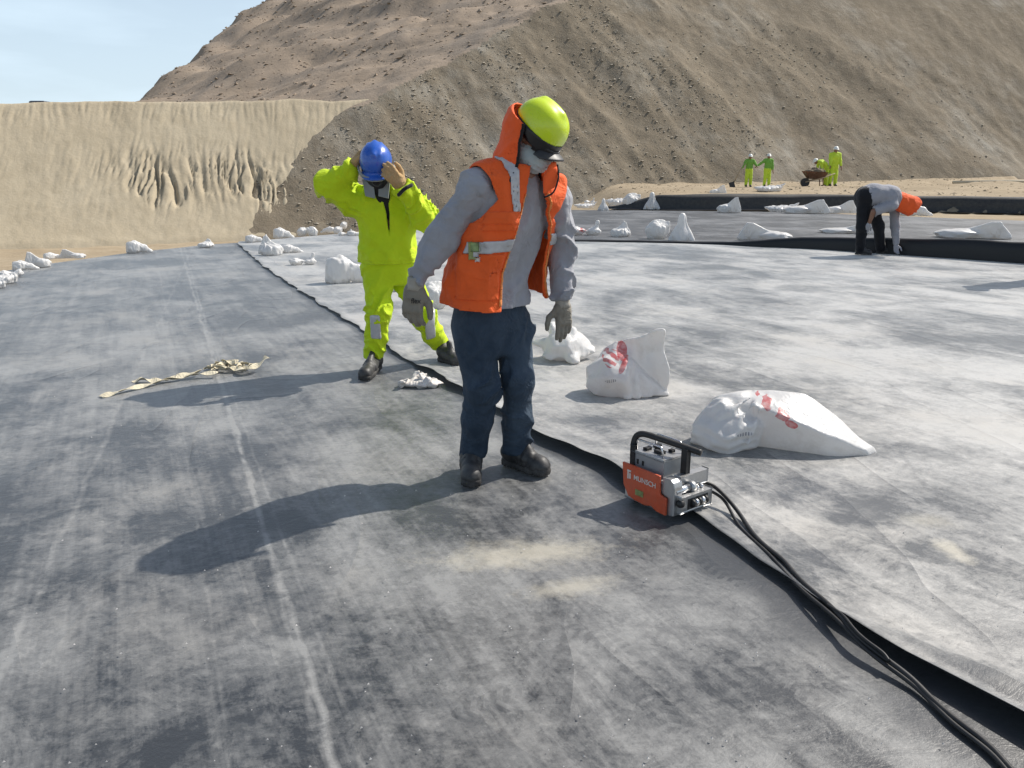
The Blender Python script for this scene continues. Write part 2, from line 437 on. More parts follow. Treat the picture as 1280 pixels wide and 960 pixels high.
hill = grid_obj('hillside', hx, hy, hill_z, M_hill, keep=lambda X, Y, Z: (Z > ground_z(X, Y) - 1.0) & (Y > 36))
hill.data.materials.append(M_nat)
_n = len(hill.data.polygons); _c3 = np.zeros(_n * 3, np.float32); hill.data.polygons.foreach_get('center', _c3); _c3 = _c3.reshape(-1, 3)
_cu, _na = hill_parts(_c3[:, 0], _c3[:, 1]); hill.data.polygons.foreach_set('material_index', (_na < _cu).astype(np.int32))
tag(hill, kind='structure')

# loose stones lying on the hillside: too many and too small to count
def rubble(name, n, xr, yr, zf, smin_, smax_, mat, dens=None, seed=1, label=None):
    rg = np.random.default_rng(seed)
    x = rg.uniform(*xr, n); y = rg.uniform(*yr, n)
    if dens is not None:
        k = rg.random(n) < dens(x, y); x, y = x[k], y[k]
    n = len(x); z = zf(x, y); s = smin_ * (smax_ / smin_) ** (rg.random(n) ** 2.6)
    base = np.array([(1, 0, 0), (-1, 0, 0), (0, 1, 0), (0, -1, 0), (0, 0, 1), (0, 0, -1)], float)
    tri = np.array([(0, 2, 4), (2, 1, 4), (1, 3, 4), (3, 0, 4), (2, 0, 5), (1, 2, 5), (3, 1, 5), (0, 3, 5)])
    V = base[None] * (s[:, None, None] * rg.uniform(.55, 1.25, (n, 6, 1))) + rg.normal(0, .16, (n, 6, 3)) * s[:, None, None]
    a = rg.uniform(0, 6.28, n); ca, sa = np.cos(a)[:, None], np.sin(a)[:, None]
    vx = V[..., 0] * ca - V[..., 1] * sa; vy = V[..., 0] * sa + V[..., 1] * ca
    V = np.stack([vx + x[:, None], vy + y[:, None], V[..., 2] * .5 + (z + s * .0)[:, None]], -1).reshape(-1, 3)
    F = (tri[None] + (np.arange(n) * 6)[:, None, None]).reshape(-1, 3)
    o = mesh_np(name, V, F, mat, None, False); tag(o, label, 'rubble', kind='stuff'); return o
def cut_only(x, y):
    c, n = hill_parts(x, y); g = ground_z(x, y)
    return np.where((c < n) & (c > g) & ((c > berm_z(x, y) + .1) | (x > -3)), .12 + .88 * sstep(-.1, .55, n2(x + .7 * y, y, .3, 61, 3)) * sstep(30, 5, x), 0)
rubble('rubble', 46000, (-14, 34), (40, 64), hill_z, .025, .13, M_rock, cut_only, 5, 'loose pale stones strewn over the cut hillside')
rubble('rubble', 9000, (-40, 12), (50, 120), hill_z, .06, .3, M_nat, lambda x, y: np.where(hill_parts(x, y)[1] < hill_parts(x, y)[0], .7, 0), 6, 'reddish stones on the natural hill above the cut')
rubble('gravel', 5000, (4, 34), (24, 54), ground_z, .02, .12, M_sand, lambda x, y: np.where(poly_dist(x, y, RIDGE) > .9, .8, 0), 7, 'small stones on the sandy bench behind the liner')

# ================================================================== liner sheets
SEAM_PX = [(296, 305), (330, 335), (370, 362), (410, 388), (450, 413), (480, 435), (520, 458), (560, 482), (628, 522), (690, 560),
           (745, 582), (790, 612), (860, 648), (1039, 772), (1127, 831), (1280, 918), (1500, 1043)]
_sp = np.array([gp(*p)[:2] for p in SEAM_PX]); _o = np.argsort(_sp[:, 1]); _sy = _sp[_o, 1]; _sx = _sp[_o, 0]
_sy = np.concatenate([[-2.0], _sy]); _sx = np.concatenate([[2.9], _sx])
def seam_x(y):
    w = .012 * np.sin(y * 7.3) + .010 * np.sin(y * 13.1 + 1) + .008 * np.sin(y * 23 + 2)
    return np.interp(y, _sy, _sx) + w * sstep(1.6, 4, y)
def seam_lift(y):
    base = np.interp(y, [-2, 1.3, 1.75, 2.15, 2.6, 3.0, 3.3, 3.55, 3.9, 4.3, 5.0, 5.6, 6.3, 9, 16], [.07, .07, .055, .038, .022, .03, .062, .055, .035, .028, .032, .022, .018, .016, .02])
    return base * (1 + .35 * np.sin(y * 5.1) * sstep(3, 5, y) + .2 * np.sin(y * 11.7) * sstep(3, 5, y))
_xl_y = [-2, 6, 11.3, 12.3, 14.1, 15.7, 16.1]; _xl_x = [-8.2, -7.6, -7.2, -7.1, -6.6, -5.85, -5.4]
FLAP = [(.8, 16.4), (2.4, 16.1), (4.05, 15.5), (5.2, 14.7), (6.3, 13.8), (7.8, 12.2), (11, 8.8), (15, 4.5), (21, -2)]
_fx = np.array([p[0] for p in FLAP]); _fy = np.array([p[1] for p in FLAP])

def liner_z(x, y):
    """gentle waves of a sheet lying on levelled ground, millimetres only"""
    return .004 + .0035 * n2(x, y, .9, 71, 2) + .0025 * n2(x + .3 * y, y, 2.3, 72, 2)

def liner_mat(name, dust, dark, bias, lines=(), sand=(), seam=False, sheen=.5, rough=(.40, .58), prints=(), stw=.48):
    k = N(name); P = k.sep()
    big = k.noise(.55, 3, .62, dist=.5); mid = k.noise(2.1, 5, .68, stretch=(1, .6, 1), rot=(0, 0, .445), dist=.6)
    st = k.noise(1.5, 5, .72, stretch=(10, .28, 1), rot=(0, 0, .445), dist=.1)
    hb = k.noise(6.0, 4, .7, stretch=(1, 1.7, 1), rot=(0, 0, .2), dist=.9)
    fine = k.noise(30, 5, .8)
    m = k.math('ADD', k.math('MULTIPLY', big, 1.2), k.math('MULTIPLY', mid, .92))
    m = k.math('ADD', m, k.math('MULTIPLY', hb, .26))
    m = k.math('ADD', m, k.math('ADD', k.math('MULTIPLY', st, stw), (.85 - stw) * .5)); m = k.math('ADD', m, k.math('MULTIPLY', fine, .42))
    d = k.math('ADD', k.math('MULTIPLY', k.math('SUBTRACT', m, 1.825), 2.45), bias, clamp=True)
    sharp = k.ramp(k.noise(4.5, 8, .78, stretch=(1, .7, 1), rot=(0, 0, .445), dist=.7), [(.485, 0), (.52, 1)])     # hard-edged stains
    sh2 = k.ramp(k.noise(13, 7, .75, dist=.5), [(.50, 0), (.545, 1)])
    d = k.math('ADD', d, k.math('ADD', k.math('MULTIPLY', sharp, .16), k.math('SUBTRACT', k.math('MULTIPLY', sh2, .12), .13)), clamp=True)
    # scuffs and boot marks: small patches where the dust was rubbed off in ribs
    vo = k.new('TexVoronoi', feature='F1'); vo.inputs['Scale'].default_value = 2.6; vo.inputs['Randomness'].default_value = 1
    k.ln(k.tc.outputs['Object'], vo.inputs['Vector'])
    scuff = k.math('MULTIPLY', k.ramp(vo.outputs['Distance'], [(.10, 1), (.22, 0)]), k.ramp(k.noise(34, 4, .7, stretch=(1, 3, 1)), [(.50, 0), (.56, 1)]))
    scuff = k.math('MULTIPLY', scuff, k.ramp(k.noise(.8, 3), [(.45, 0), (.6, 1)]))
    scr = k.ramp(k.noise(17, 5, .75, stretch=(1, 2.6, 1), rot=(0, 0, .9), dist=1.2), [(.60, 0), (.66, 1)])
    d = k.math('MULTIPLY', d, k.math('SUBTRACT', 1.0, k.math('MULTIPLY', k.math('ADD', k.math('MULTIPLY', scr, .45), k.math('MULTIPLY', scuff, .6), clamp=True), .8)))
    if seam:   # strip wiped bare beside the joint, plus fold shade painted on the right sheet
        at_ = k.new('Attribute', attribute_name='clean_shade'); d = k.math('MULTIPLY', d, k.math('SUBTRACT', 1.0, at_.outputs['Fac'], clamp=True))
    for (p, q, w, amt) in lines:   # pale crease lines along the sheet
        p = np.array(p[:2]); q = np.array(q[:2]); t = (q - p) / np.linalg.norm(q - p); n = (-t[1], t[0])
        dd = k.math('ADD', k.math('MULTIPLY', k.math('SUBTRACT', P[0], float(p[0])), float(n[0])), k.math('MULTIPLY', k.math('SUBTRACT', P[1], float(p[1])), float(n[1])))
        dd = k.math('ADD', dd, k.math('MULTIPLY', k.math('SUBTRACT', k.noise(2.3, 3), .5), w * 5))
        g = k.math('SUBTRACT', 1.0, k.math('DIVIDE', k.math('ABSOLUTE', dd), w), clamp=True)
        g = k.math('MULTIPLY', k.math('POWER', g, .7), k.ramp(k.noise(7, 6, .75), [(.36, .05), (.58, 1)]))
        d = k.math('ADD', d, k.math('MULTIPLY', g, amt), clamp=True)
    for (c, ang, w) in prints:      # ribbed boot prints pressed into the dust
        mpn = k.new('Mapping', vector_type='TEXTURE'); mpn.inputs['Location'].default_value = (c[0], c[1], 0); mpn.inputs['Rotation'].default_value = (0, 0, ang); mpn.inputs['Scale'].default_value = (.048, .125, 1)
        k.ln(k.tc.outputs['Object'], mpn.inputs[0]); sp = k.sep(mpn.outputs[0]); ln_ = k.new('VectorMath', operation='LENGTH'); k.ln(mpn.outputs[0], ln_.inputs[0])
        rib = k.math('GREATER_THAN', k.math('SINE', k.math('ADD', k.math('MULTIPLY', sp[1], 21.0), k.math('MULTIPLY', k.math('ABSOLUTE', sp[0]), 4.0))), -.1)
        g = k.math('MULTIPLY', k.math('LESS_THAN', ln_.outputs['Value'], 1.0), k.math('MULTIPLY', rib, k.ramp(k.noise(30, 4, .7), [(.42, 0), (.55, 1)])))
        d = k.math('SUBTRACT', d, k.math('MULTIPLY', g, w), clamp=True)
    cc = k.mix(d, dark, dust)
    cc = k.mix(k.math('MULTIPLY', k.ramp(k.noise(1.1, 5), [(.5, 0), (.7, 1)]), k.math('MULTIPLY', d, .5)), cc, (dust[0] * 1.04, dust[1] * .97, dust[2] * .88))
    for (c, rx, ry, ang, amt) in sand:   # spilled pale sand
        mpn = k.new('Mapping', vector_type='TEXTURE'); mpn.inputs['Location'].default_value = (c[0], c[1], 0); mpn.inputs['Rotation'].default_value = (0, 0, ang); mpn.inputs['Scale'].default_value = (rx, ry, 1)
        k.ln(k.tc.outputs['Object'], mpn.inputs[0]); ln_ = k.new('VectorMath', operation='LENGTH'); k.ln(mpn.outputs[0], ln_.inputs[0])
        g = k.math('SUBTRACT', 1.25, k.math('ADD', ln_.outputs['Value'], k.math('MULTIPLY', k.math('SUBTRACT', k.noise(9, 9, .8), .5), 3.0)), clamp=True)
        cc = k.mix(k.math('MULTIPLY', g, amt), cc, (.50, .46, .37))
    k.bump(k.math('ADD', k.math('MULTIPLY', fine, .5), k.math('ADD', k.math('MULTIPLY', hb, .9), k.math('MULTIPLY', k.math('POWER', k.math('SUBTRACT', 1.0, k.math('ABSOLUTE', k.math('SUBTRACT', k.math('MULTIPLY', k.noise(.9, 2, .5, stretch=(1.6, .5, 1), rot=(0, 0, .3), dist=.7), 2.0), 1.0))), 14.0), 1.6))), .26, .012)
    rr = k.math('ADD', k.math('MULTIPLY', d, rough[1] - rough[0]), rough[0])
    return k.set(Base_Color=cc, Roughness=rr, Specular_IOR_Level=.75, Sheen_Weight=sheen, Sheen_Roughness=.4)

CREASE = [(gp(300, 560), gp(420, 960), .015, .75), (gp(300, 560), gp(250, 380), .012, .4), (gp(395, 790), gp(455, 960), .009, .3),
          (gp(65, 700), gp(20, 800), .016, .4), (gp(255, 720), gp(290, 960), .008, .2)]
M_linerL = liner_mat('dusty_liner_left', (.235, .235, .229), (.022, .024, .027), .43, CREASE,
                     [(gp(655, 692), .32, .11, .15, .62), (gp(712, 735), .18, .06, .3, .5)], True, .38, prints=[(gp(664, 640), 1.2, .24), (gp(900, 714), .4, .27), (gp(560, 770), 2.4, .20), (gp(985, 850), .5, .20), (gp(470, 690), 1.9, .22), (gp(750, 800), .9, .20), (gp(620, 880), 2.0, .20), (gp(390, 620), 1.5, .16), (gp(820, 880), .2, .20)])
M_linerR = liner_mat('dusty_liner_right', (.40, .39, .37), (.045, .048, .052), .58, [(gp(930, 625), gp(1230, 740), .06, .35)],
                     [(gp(1190, 690), .05, .09, .1, .8), (gp(1160, 655), .12, .07, 0, .4)], True, .5, stw=.28)
M_linerD = liner_mat('dark_liner_far', (.13, .135, .145), (.03, .033, .038), .36, (), (), False, .08, (.45, .65))
M_black = N('clean_black_liner'); M_black.bump(M_black.noise(5, 4), .1, .01); M_black = M_black.set(Base_Color=(.012, .013, .015), Roughness=.5, Specular_IOR_Level=.4)

def sheet(name, rows_y, colf, zf, mat, ncol=60, clean_shade=None, warp=None):
    """rows by y, columns by a 0..1 parameter between the sheet's two edges"""
    rows_y = np.asarray(rows_y); T = np.asarray(ncol)
    X = np.stack([colf(y, T) for y in rows_y]); Y = np.repeat(rows_y[:, None], len(T), 1)
    Z = zf(X, Y); ny, nx = X.shape
    V = np.stack([X.ravel(), Y.ravel(), Z.ravel()], 1)
    i = (np.arange(ny - 1)[:, None] * nx + np.arange(nx - 1)[None, :]).ravel()
    F = np.stack([i, i + 1, i + nx + 1, i + nx], 1)
    o = mesh_np(name, V, F, mat)
    if clean_shade is not None:
        at_ = o.data.attributes.new('clean_shade', 'FLOAT', 'POINT'); at_.data.foreach_set('value', clean_shade(X, Y).ravel().astype(np.float32))
    return o
def rows(a, b, n0=.035, g=1.012):
    r = [a]; s = n0
    while r[-1] < b:
        r.append(r[-1] + s)
        if r[-1] > 5: s *= g
    r[-1] = b; return np.array(r)
T_left = np.concatenate([np.linspace(0, .8, 60), np.linspace(.805, 1, 46)])
def cl_left(X, Y):
    d = seam_x(Y) - X; w = np.interp(Y, [1.3, 2.5, 3.1, 3.6, 4.5, 7, 14], [.30, .25, .16, .14, .08, .08, .1])
    w = w * (1 + .5 * n2(X, Y, 2.5, 81, 3)); return (1 - sstep(.55 * w, 1.25 * w, d)) * .92
def zl(X, Y):
    z = liner_z(X, Y)
    d = poly_dist(X, Y, [tuple(gp(300, 560)[:2]), tuple(gp(420, 960)[:2])]); z = z + .006 * np.exp(-(d / .02) ** 2)
    return z - .06 * sstep(.5, .0, X - np.interp(Y, _xl_y, _xl_x)) * 0
o = sheet('liner_sheet', rows(-1.6, 16.1), lambda y, t: np.interp(y, _xl_y, _xl_x) + (seam_x(y) + .16 - np.interp(y, _xl_y, _xl_x)) * t, zl, M_linerL, T_left, cl_left)
tag(o, 'dusty dark grey plastic liner sheet left of the dark seam, filling the foreground', 'liner')

def xr(y): return np.where(np.asarray(y) <= 16.4, np.interp(y, _fy[::-1], _fx[::-1]), .9)
_xe_y = [16.1, 18.9, 22.1, 26, 28.5]; _xe_x = [-5.35, -3.5, -1.7, .6, .85]
def right_x(y, t):
    a = seam_x(y) if y <= 16.1 else np.interp(y, _xe_y, _xe_x); b = xr(y) + .35
    return a + (b - a) * t
T_right = np.concatenate([[0, .0012, .003, .006, .009, .013, .018, .024, .03, .04, .05], np.linspace(.06, .3, 40), np.linspace(.31, 1, 44)])
RIDGE_FOLD = [tuple(gp(905, 603)[:2]), tuple(gp(1000, 652)[:2]), tuple(gp(1150, 720)[:2]), tuple(gp(1400, 850)[:2])]
FOLD2 = [tuple(gp(1060, 780)[:2]), tuple(gp(1165, 822)[:2]), tuple(gp(1290, 880)[:2]), tuple(gp(1420, 950)[:2])]
def zr(X, Y):
    d = X - np.where(Y <= 16.1, seam_x(Y), -50)
    z = liner_z(X, Y) + .006 + seam_lift(Y) * np.exp(-np.maximum(d, 0) / np.interp(Y, [1.5, 3, 6], [.07, .12, .1]))
    z = z + .010 * (n2(X + .5 * Y, Y, 1.1, 73, 2) * .5 + .5) * sstep(.1, .6, d)
    f1 = poly_dist(X, Y, RIDGE_FOLD); z = z + .022 * np.exp(-(f1 / .045) ** 2)
    f2 = poly_dist(X, Y, FOLD2); z = z + .04 * np.exp(-(f2 / .03) ** 2) * sstep(2.35, 1.8, Y)
    return z
def cl_shade_right(X, Y):
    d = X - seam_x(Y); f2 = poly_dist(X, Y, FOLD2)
    return np.clip((1 - sstep(.0, .05, d + .02 * n2(X, Y, 6, 82, 2))) * .5 + .95 * np.exp(-((f2 + .015) / .035) ** 2) * sstep(2.3, 1.9, Y), 0, 1)  # bare edge strip, and the second fold's dark shade painted into the mask
RIGHT = sheet('liner_sheet', np.concatenate([rows(-1.6, 16.1), np.arange(16.4, 28.6, .5)]), right_x, zr, M_linerR, T_right, cl_shade_right)
tag(RIGHT, 'pale dusty plastic liner sheet right of the seam with its edge curling up', 'liner')
_m = RIGHT.modifiers.new('thick', 'SOLIDIFY'); _m.thickness = .0035; _m.offset = -1
RIGHT.data.materials.append(M_black); _m.material_offset = 1; _m.material_offset_rim = 1

def flap_h(x): return np.interp(x, [.8, 2, 3.6, 4.2, 5.2, 6.3, 7.8, 12], [.03, .035, .04, .06, .19, .29, .37, .40])
cx_ = np.concatenate([np.arange(.8, 14, .12), np.arange(14, 24, .8)])
ss = np.array([0, .005, .012, .03, .06, .10, .16, .25, .4, .6, .9, 1.3, 1.9, 2.6, 3.5, 4.5, 5.6, 7, 8.5, 10, 12, 14])
yf = np.interp(cx_, _fx, _fy) + .05 * n2(cx_, cx_ * 0, .9, 91, 2); H = flap_h(cx_) * (1 + .1 * n2(cx_, cx_ * 0, .7, 92, 2))
# profile: the near edge stands up as a black wave, then falls back onto the ground
prof = np.interp(ss, [0, .005, .012, .03, .06, .10, .16, .25, .4, .6, .9, 1.3, 1.9], [0, .30, .62, .86, .97, 1, .97, .88, .68, .42, .18, .05, 0])
Xd = np.repeat(cx_[None], len(ss), 0) + ss[:, None] * (.35 * sstep(2, 6, cx_) - .06)[None]; Yd = yf[None] + ss[:, None] * 1.0
Zd = liner_z(Xd, Yd) + .012 + H[None] * prof[:, None] * (1 + .06 * n2(Xd, Yd, 1.5, 93, 2))
Yd = np.minimum(Yd, np.interp(Xd, [p[0] for p in RIDGE], [p[1] for p in RIDGE]) + .15)
nx = len(cx_); i = (np.arange(len(ss) - 1)[:, None] * nx + np.arange(nx - 1)[None]).ravel()
DARK = mesh_np('liner_sheet', np.stack([Xd.ravel(), Yd.ravel(), Zd.ravel()], 1), np.stack([i, i + 1, i + nx + 1, i + nx], 1), M_linerD)
DARK.data.materials.append(M_black)
DARK.data.polygons.foreach_set('material_index', (np.arange(len(DARK.data.polygons)) < (nx - 1) * 5).astype(np.int32))
tag(DARK, 'dark grey liner sheet at the back right with a black upturned edge', 'liner')

# liner wrapped over the raised edge of the bench
rp_ = np.array(spline([p + (0,) for p in RIDGE], 14))[:, :2]; tn = np.gradient(rp_, axis=0); tn /= np.linalg.norm(tn, axis=1)[:, None]; nn_ = np.stack([-tn[:, 1], tn[:, 0]], 1)
pr = np.array([(-.25, .012), (-.06, .02), (0, .08), (.03, .25), (.06, .40), (.12, .50), (.24, .55), (.45, .56), (.7, .535), (.9, .46)])
hsc = (sstep(0, 22, np.arange(len(rp_))) * .8 + .2) * (1 + .07 * n2(rp_[:, 0], rp_[:, 1], .5, 95, 2))
V = []
for j, (o_, z_) in enumerate(pr):
    w = .05 * n2(rp_[:, 0], rp_[:, 1] + j * .3, .9, 96, 2)
    V.append(np.stack([rp_[:, 0] + nn_[:, 0] * (o_ + w), rp_[:, 1] + nn_[:, 1] * (o_ + w), z_ * hsc + .01], 1))
V = np.concatenate(V); m = len(rp_); i = (np.arange(len(pr) - 1)[:, None] * m + np.arange(m - 1)[None]).ravel()
M_kerb = hard_mat('dusty_black_liner', (.026, .027, .029), .55, 0, .3, .1, .4, 0, .35, (.13, .12, .10))
ko = mesh_np('liner_kerb', V, np.stack([i, i + 1, i + m + 1, i + m], 1), M_kerb)
ko.data.materials.append(M_sand)
ko.data.polygons.foreach_set('material_index', (np.arange(len(ko.data.polygons)) >= (m - 1) * 6).astype(np.int32))
tag(ko, 'low raised edge wrapped in black liner between the dark sheet and sandy bench', 'kerb')

# ================================================================== welding machine standing on the seam
def b2(o, a, b, z, A_, B_): return np.array((o[0] + A_[0] * a + B_[0] * b, o[1] + A_[1] * a + B_[1] * b, z))
M_orange_p = hard_mat('orange_enamel', (.62, .085, .025), .42, 0, .12, .04, .5, .1, .22, (.42, .3, .22))
M_alu = hard_mat('brushed_aluminium', (.50, .50, .50), .38, .75, .12, .08, .5, 0, .3)
M_grey_p = hard_mat('grey_enamel', (.36, .37, .38), .42, .15, .1, .05, .5, 0, .3)
M_steel = hard_mat('bright_steel', (.68, .68, .69), .25, 1, .08, .03)
M_rub = hard_mat('black_rubber', (.014, .014, .015), .5, 0, .2, .1, .45, 0, .16, (.16, .15, .14))
M_white_p = hard_mat('white_print', (.72, .66, .60), .6, 0, .05, 0)
M_brass = hard_mat('greenish_sticker', (.30, .33, .12), .5, 0, .4, 0)
MA = np.array((-.60, .80)); MBv = np.array((.80, .60)); MO = gp(829, 651)[:2] + np.array((.0, -.012))
def mp_(a, b, z): return b2(MO, a, b, z, MA, MBv)
MM = np.array([(MA[0], MA[1], 0), (MBv[0], MBv[1], 0), (0, 0, 1)])
welder = thing('welding_machine', (*(mp_(.13, .11, 0)[:2]), 0), 'orange and silver liner welding machine with black handle sitting astride the seam', 'welding machine')
def mbox(name, c, h, mat, bev=.004, par=None, M=MM):
    bm = bmesh.new(); add_box(bm, mp_(*c), h, M, bev); return bm_obj(name, bm, mat, par or welder)
def prism(name, outline, a_axis, depth, mat, par, bev=.002):
    """outline points in 3-D on a plane, pushed along a_axis by depth"""
    bm = bmesh.new(); v = [bm.verts.new(Vector([float(t) for t in p])) for p in outline]; f = bm.faces.new(v)
    r = bmesh.ops.extrude_face_region(bm, geom=[f]); d = Vector([float(t) for t in a_axis]) * depth
    bmesh.ops.translate(bm, verts=[e for e in r['geom'] if isinstance(e, bmesh.types.BMVert)], vec=d)
    if bev: bmesh.ops.bevel(bm, geom=bm.edges[:], offset=bev, segments=1, affect='EDGES')
    return bm_obj(name, bm, mat, par)
def tube_obj(name, pts, r, mat, par=None, seg=10):
    bm = bmesh.new(); add_tube(bm, pts, r, seg); return bm_obj(name, bm, mat, par, True)
# side plate, its lower edge stepped
pl = [(.245, .185), (.035, .185), (.03, .108), (-.005, .10), (-.005, .028), (.045, .030), (.075, .043), (.11, .034), (.17, .038), (.205, .046), (.235, .09)]
plate = prism('side_plate', [mp_(a, 0, z) for a, z in pl], (*MBv, 0), .012, M_orange_p, welder)
def text_obj(name, txt, size, org, ax, ay, mat, par, off):
    cu = bpy.data.curves.new(name, 'FONT'); cu.body = txt; cu.size = size; cu.extrude = .0004; cu.offset = .0004
    t = bpy.data.objects.new(name, cu); col.objects.link(t); dg = bpy.context.evaluated_depsgraph_get()
    me = bpy.data.meshes.new_from_object(t.evaluated_get(dg)); bpy.data.objects.remove(t)
    ax = v3(ax); ay = v3(ay); az = np.cross(ax, ay)
    co = np.zeros(len(me.vertices) * 3, np.float32); me.vertices.foreach_get('co', co); co = co.reshape(-1, 3)
    W = v3(org) + co[:, :1] * ax + co[:, 1:2] * ay + co[:, 2:] * az + az * off
    W -= np.array(parent_world(par), np.float32); me.vertices.foreach_set('co', W.astype(np.float32).ravel()); me.materials.clear(); me.update()
    return link(name, me, mat, par)
axr = (-MA[0], -MA[1], 0)
text_obj('lettering', 'MUNSCH', .030, mp_(.175, 0, .128), axr, (0, 0, 1), M_white_p, plate, .0012)
for k, (da, hh) in enumerate(((.207, .016), (.196, .012))):   # the two-legged emblem before the name
    mbox('emblem_bar', (da, -.0008, .131 + hh * .5), (.0032, .0012, hh), M_white_p, .0005, plate)
mbox('emblem_bar', (.2015, -.0008, .158), (.010, .0012, .0035), M_white_p, .0005, plate)
mbox('sticker', (.14, -.0008, .078), (.022, .0012, .012), M_brass, .0005, plate)
# chassis, deck and motor housing
mbox('chassis', (.12, .125, .075), (.115, .105, .045), M_alu, .006)
mbox('deck', (.135, .105, .135), (.105, .088, .018), M_grey_p, .006)
hous = mbox('housing', (.145, .118, .190), (.082, .072, .038), M_grey_p, .007)
mbox('housing_lid', (.145, .118, .231), (.086, .076, .004), M_alu, .002)
for (a, b, s1, s2) in ((.19, .09, .010, .014), (.165, .13, .012, .008), (.13, .1, .02, .012), (.11, .15, .009, .009), (.19, .15, .012, .012)):
    mbox('switch', (a, b, .239), (s1, s2, .006), M_rub, .002, hous)
for a in (.20, .17): mbox('vent_slot', (a, .0455, .19), (.005, .0012, .010), M_rub, .0005, hous)
for b in (.060, .176):
    tube_obj('guard_bar', [mp_(.222, b, .232)] + [mp_(.222 - .012 * (1 - math.cos(t)), b, .268 + .012 * math.sin(t)) for t in np.linspace(0, 1.57, 4)]
             + [mp_(.082 + .012 * (1 - math.sin(t)), b, .268 + .012 * math.cos(t)) for t in np.linspace(0, 1.57, 4)] + [mp_(.07, b, .232)], .0042, M_steel, welder, 8)
# long black grip on its post
hd = [mp_(.235, .052, .20), mp_(.238, .058, .262), mp_(.228, .066, .292), mp_(.20, .078, .303), mp_(.14, .10, .296), mp_(.02, .143, .278), mp_(-.035, .162, .269)]
tube_obj('handle_grip', spline(hd, 5), .0135, M_rub, welder, 12)
mbox('handle_post', (.020, .135, .215), (.012, .012, .062), M_rub, .003)
mbox('handle_post', (.228, .048, .205), (.010, .008, .05), M_rub, .003)
# right-hand cross arm, roller block and bright shaft at the near end
mbox('cross_arm', (.012, .165, .145), (.014, .085, .028), M_alu, .004)
blk = mbox('roller_block', (-.025, .125, .078), (.028, .092, .034), M_alu, .005)
mbox('roller_window', (-.0535, .135, .074), (.0015, .058, .022), M_rub, .001, blk)
for k in range(5):
    tube_obj('roller', [mp_(-.056, .095 + .019 * k, .074), mp_(-.056, .108 + .019 * k, .074)], .017, M_steel if k % 2 else M_rub, blk, 14)
tube_obj('shaft', [mp_(-.02, .03, .128), mp_(-.02, .125, .128)], .016, M_steel, welder, 16)
tube_obj('shaft_collar', [mp_(-.02, .12, .128), mp_(-.02, .142, .128)], .022, M_alu, welder, 16)
ga = [(.03, .178), (-.012, .180), (-.028, .170), (-.034, .15), (-.034, .03), (.0, .028), (.0, .10), (.03, .108)]
prism('end_bracket', [mp_(a, .014, z) for a, z in ga], (*MBv, 0), .05, M_alu, welder, .003)
bm = bmesh.new(); bmesh.ops.create_uvsphere(bm, u_segments=16, v_segments=10, radius=.018); bmesh.ops.translate(bm, verts=bm.verts, vec=Vector(mp_(-.047, .04, .085).tolist()))
bm_obj('knob', bm, M_rub, welder, True)
for (a, b) in ((-.025, .19), (-.025, .165), (-.01, .2)): tube_obj('bolt', [mp_(a, b, .108), mp_(a, b, .124)], .007, M_steel, welder, 8)
for (a, b) in ((.2, .06), (.2, .19), (.05, .06), (.05, .19)):
    tube_obj('wheel', [mp_(a, b - .012, .036), mp_(a, b + .012, .036)], .034, M_rub, welder, 18)
mbox('wedge_guide', (.10, .10, .022), (.09, .05, .012), M_steel, .003)

# ---- power cables trailing back along the seam
def cable(pts, r, label, seed):
    P = [gp(u, v, z) for u, v, z in pts]
    if seed < 3: P[0] = mp_(.015, .235, .135 - .02 * seed)          # plugged into the end of the cross arm
    P = spline(P, 9); rg = random.Random(seed)
    for i, p in enumerate(P):
        p[0] += .006 * math.sin(i * .37 + seed * 2)
    o = tube_obj('power_cable', P, r, M_rub); tag(o, label, 'cable', 'cables trailing from the welding machine'); return o
cable([(886, 588, .13), (897, 610, .09), (925, 645, .035), (955, 680, .03), (985, 708, .03), (1020, 742, .035), (1060, 782, .045), (1110, 826, .03), (1160, 868, .016), (1215, 916, .014), (1266, 962, .014), (1330, 1022, .014)], .0085,
      'thick black power cable running from the welding machine to the lower right corner', 1)
cable([(884, 594, .11), (900, 622, .06), (925, 656, .026), (958, 692, .026), (1000, 733, .03), (1045, 776, .04), (1095, 820, .028), (1150, 866, .013), (1203, 912, .012), (1252, 958, .012), (1310, 1020, .012)], .0065,
      'thinner black cable lying just left of the thick power cable', 2)
cable([(1035, 756, .045), (1060, 777, .055), (1090, 806, .05), (1112, 826, .04)], .005, 'short loose grey-black cable end beside the two power cables', 3)

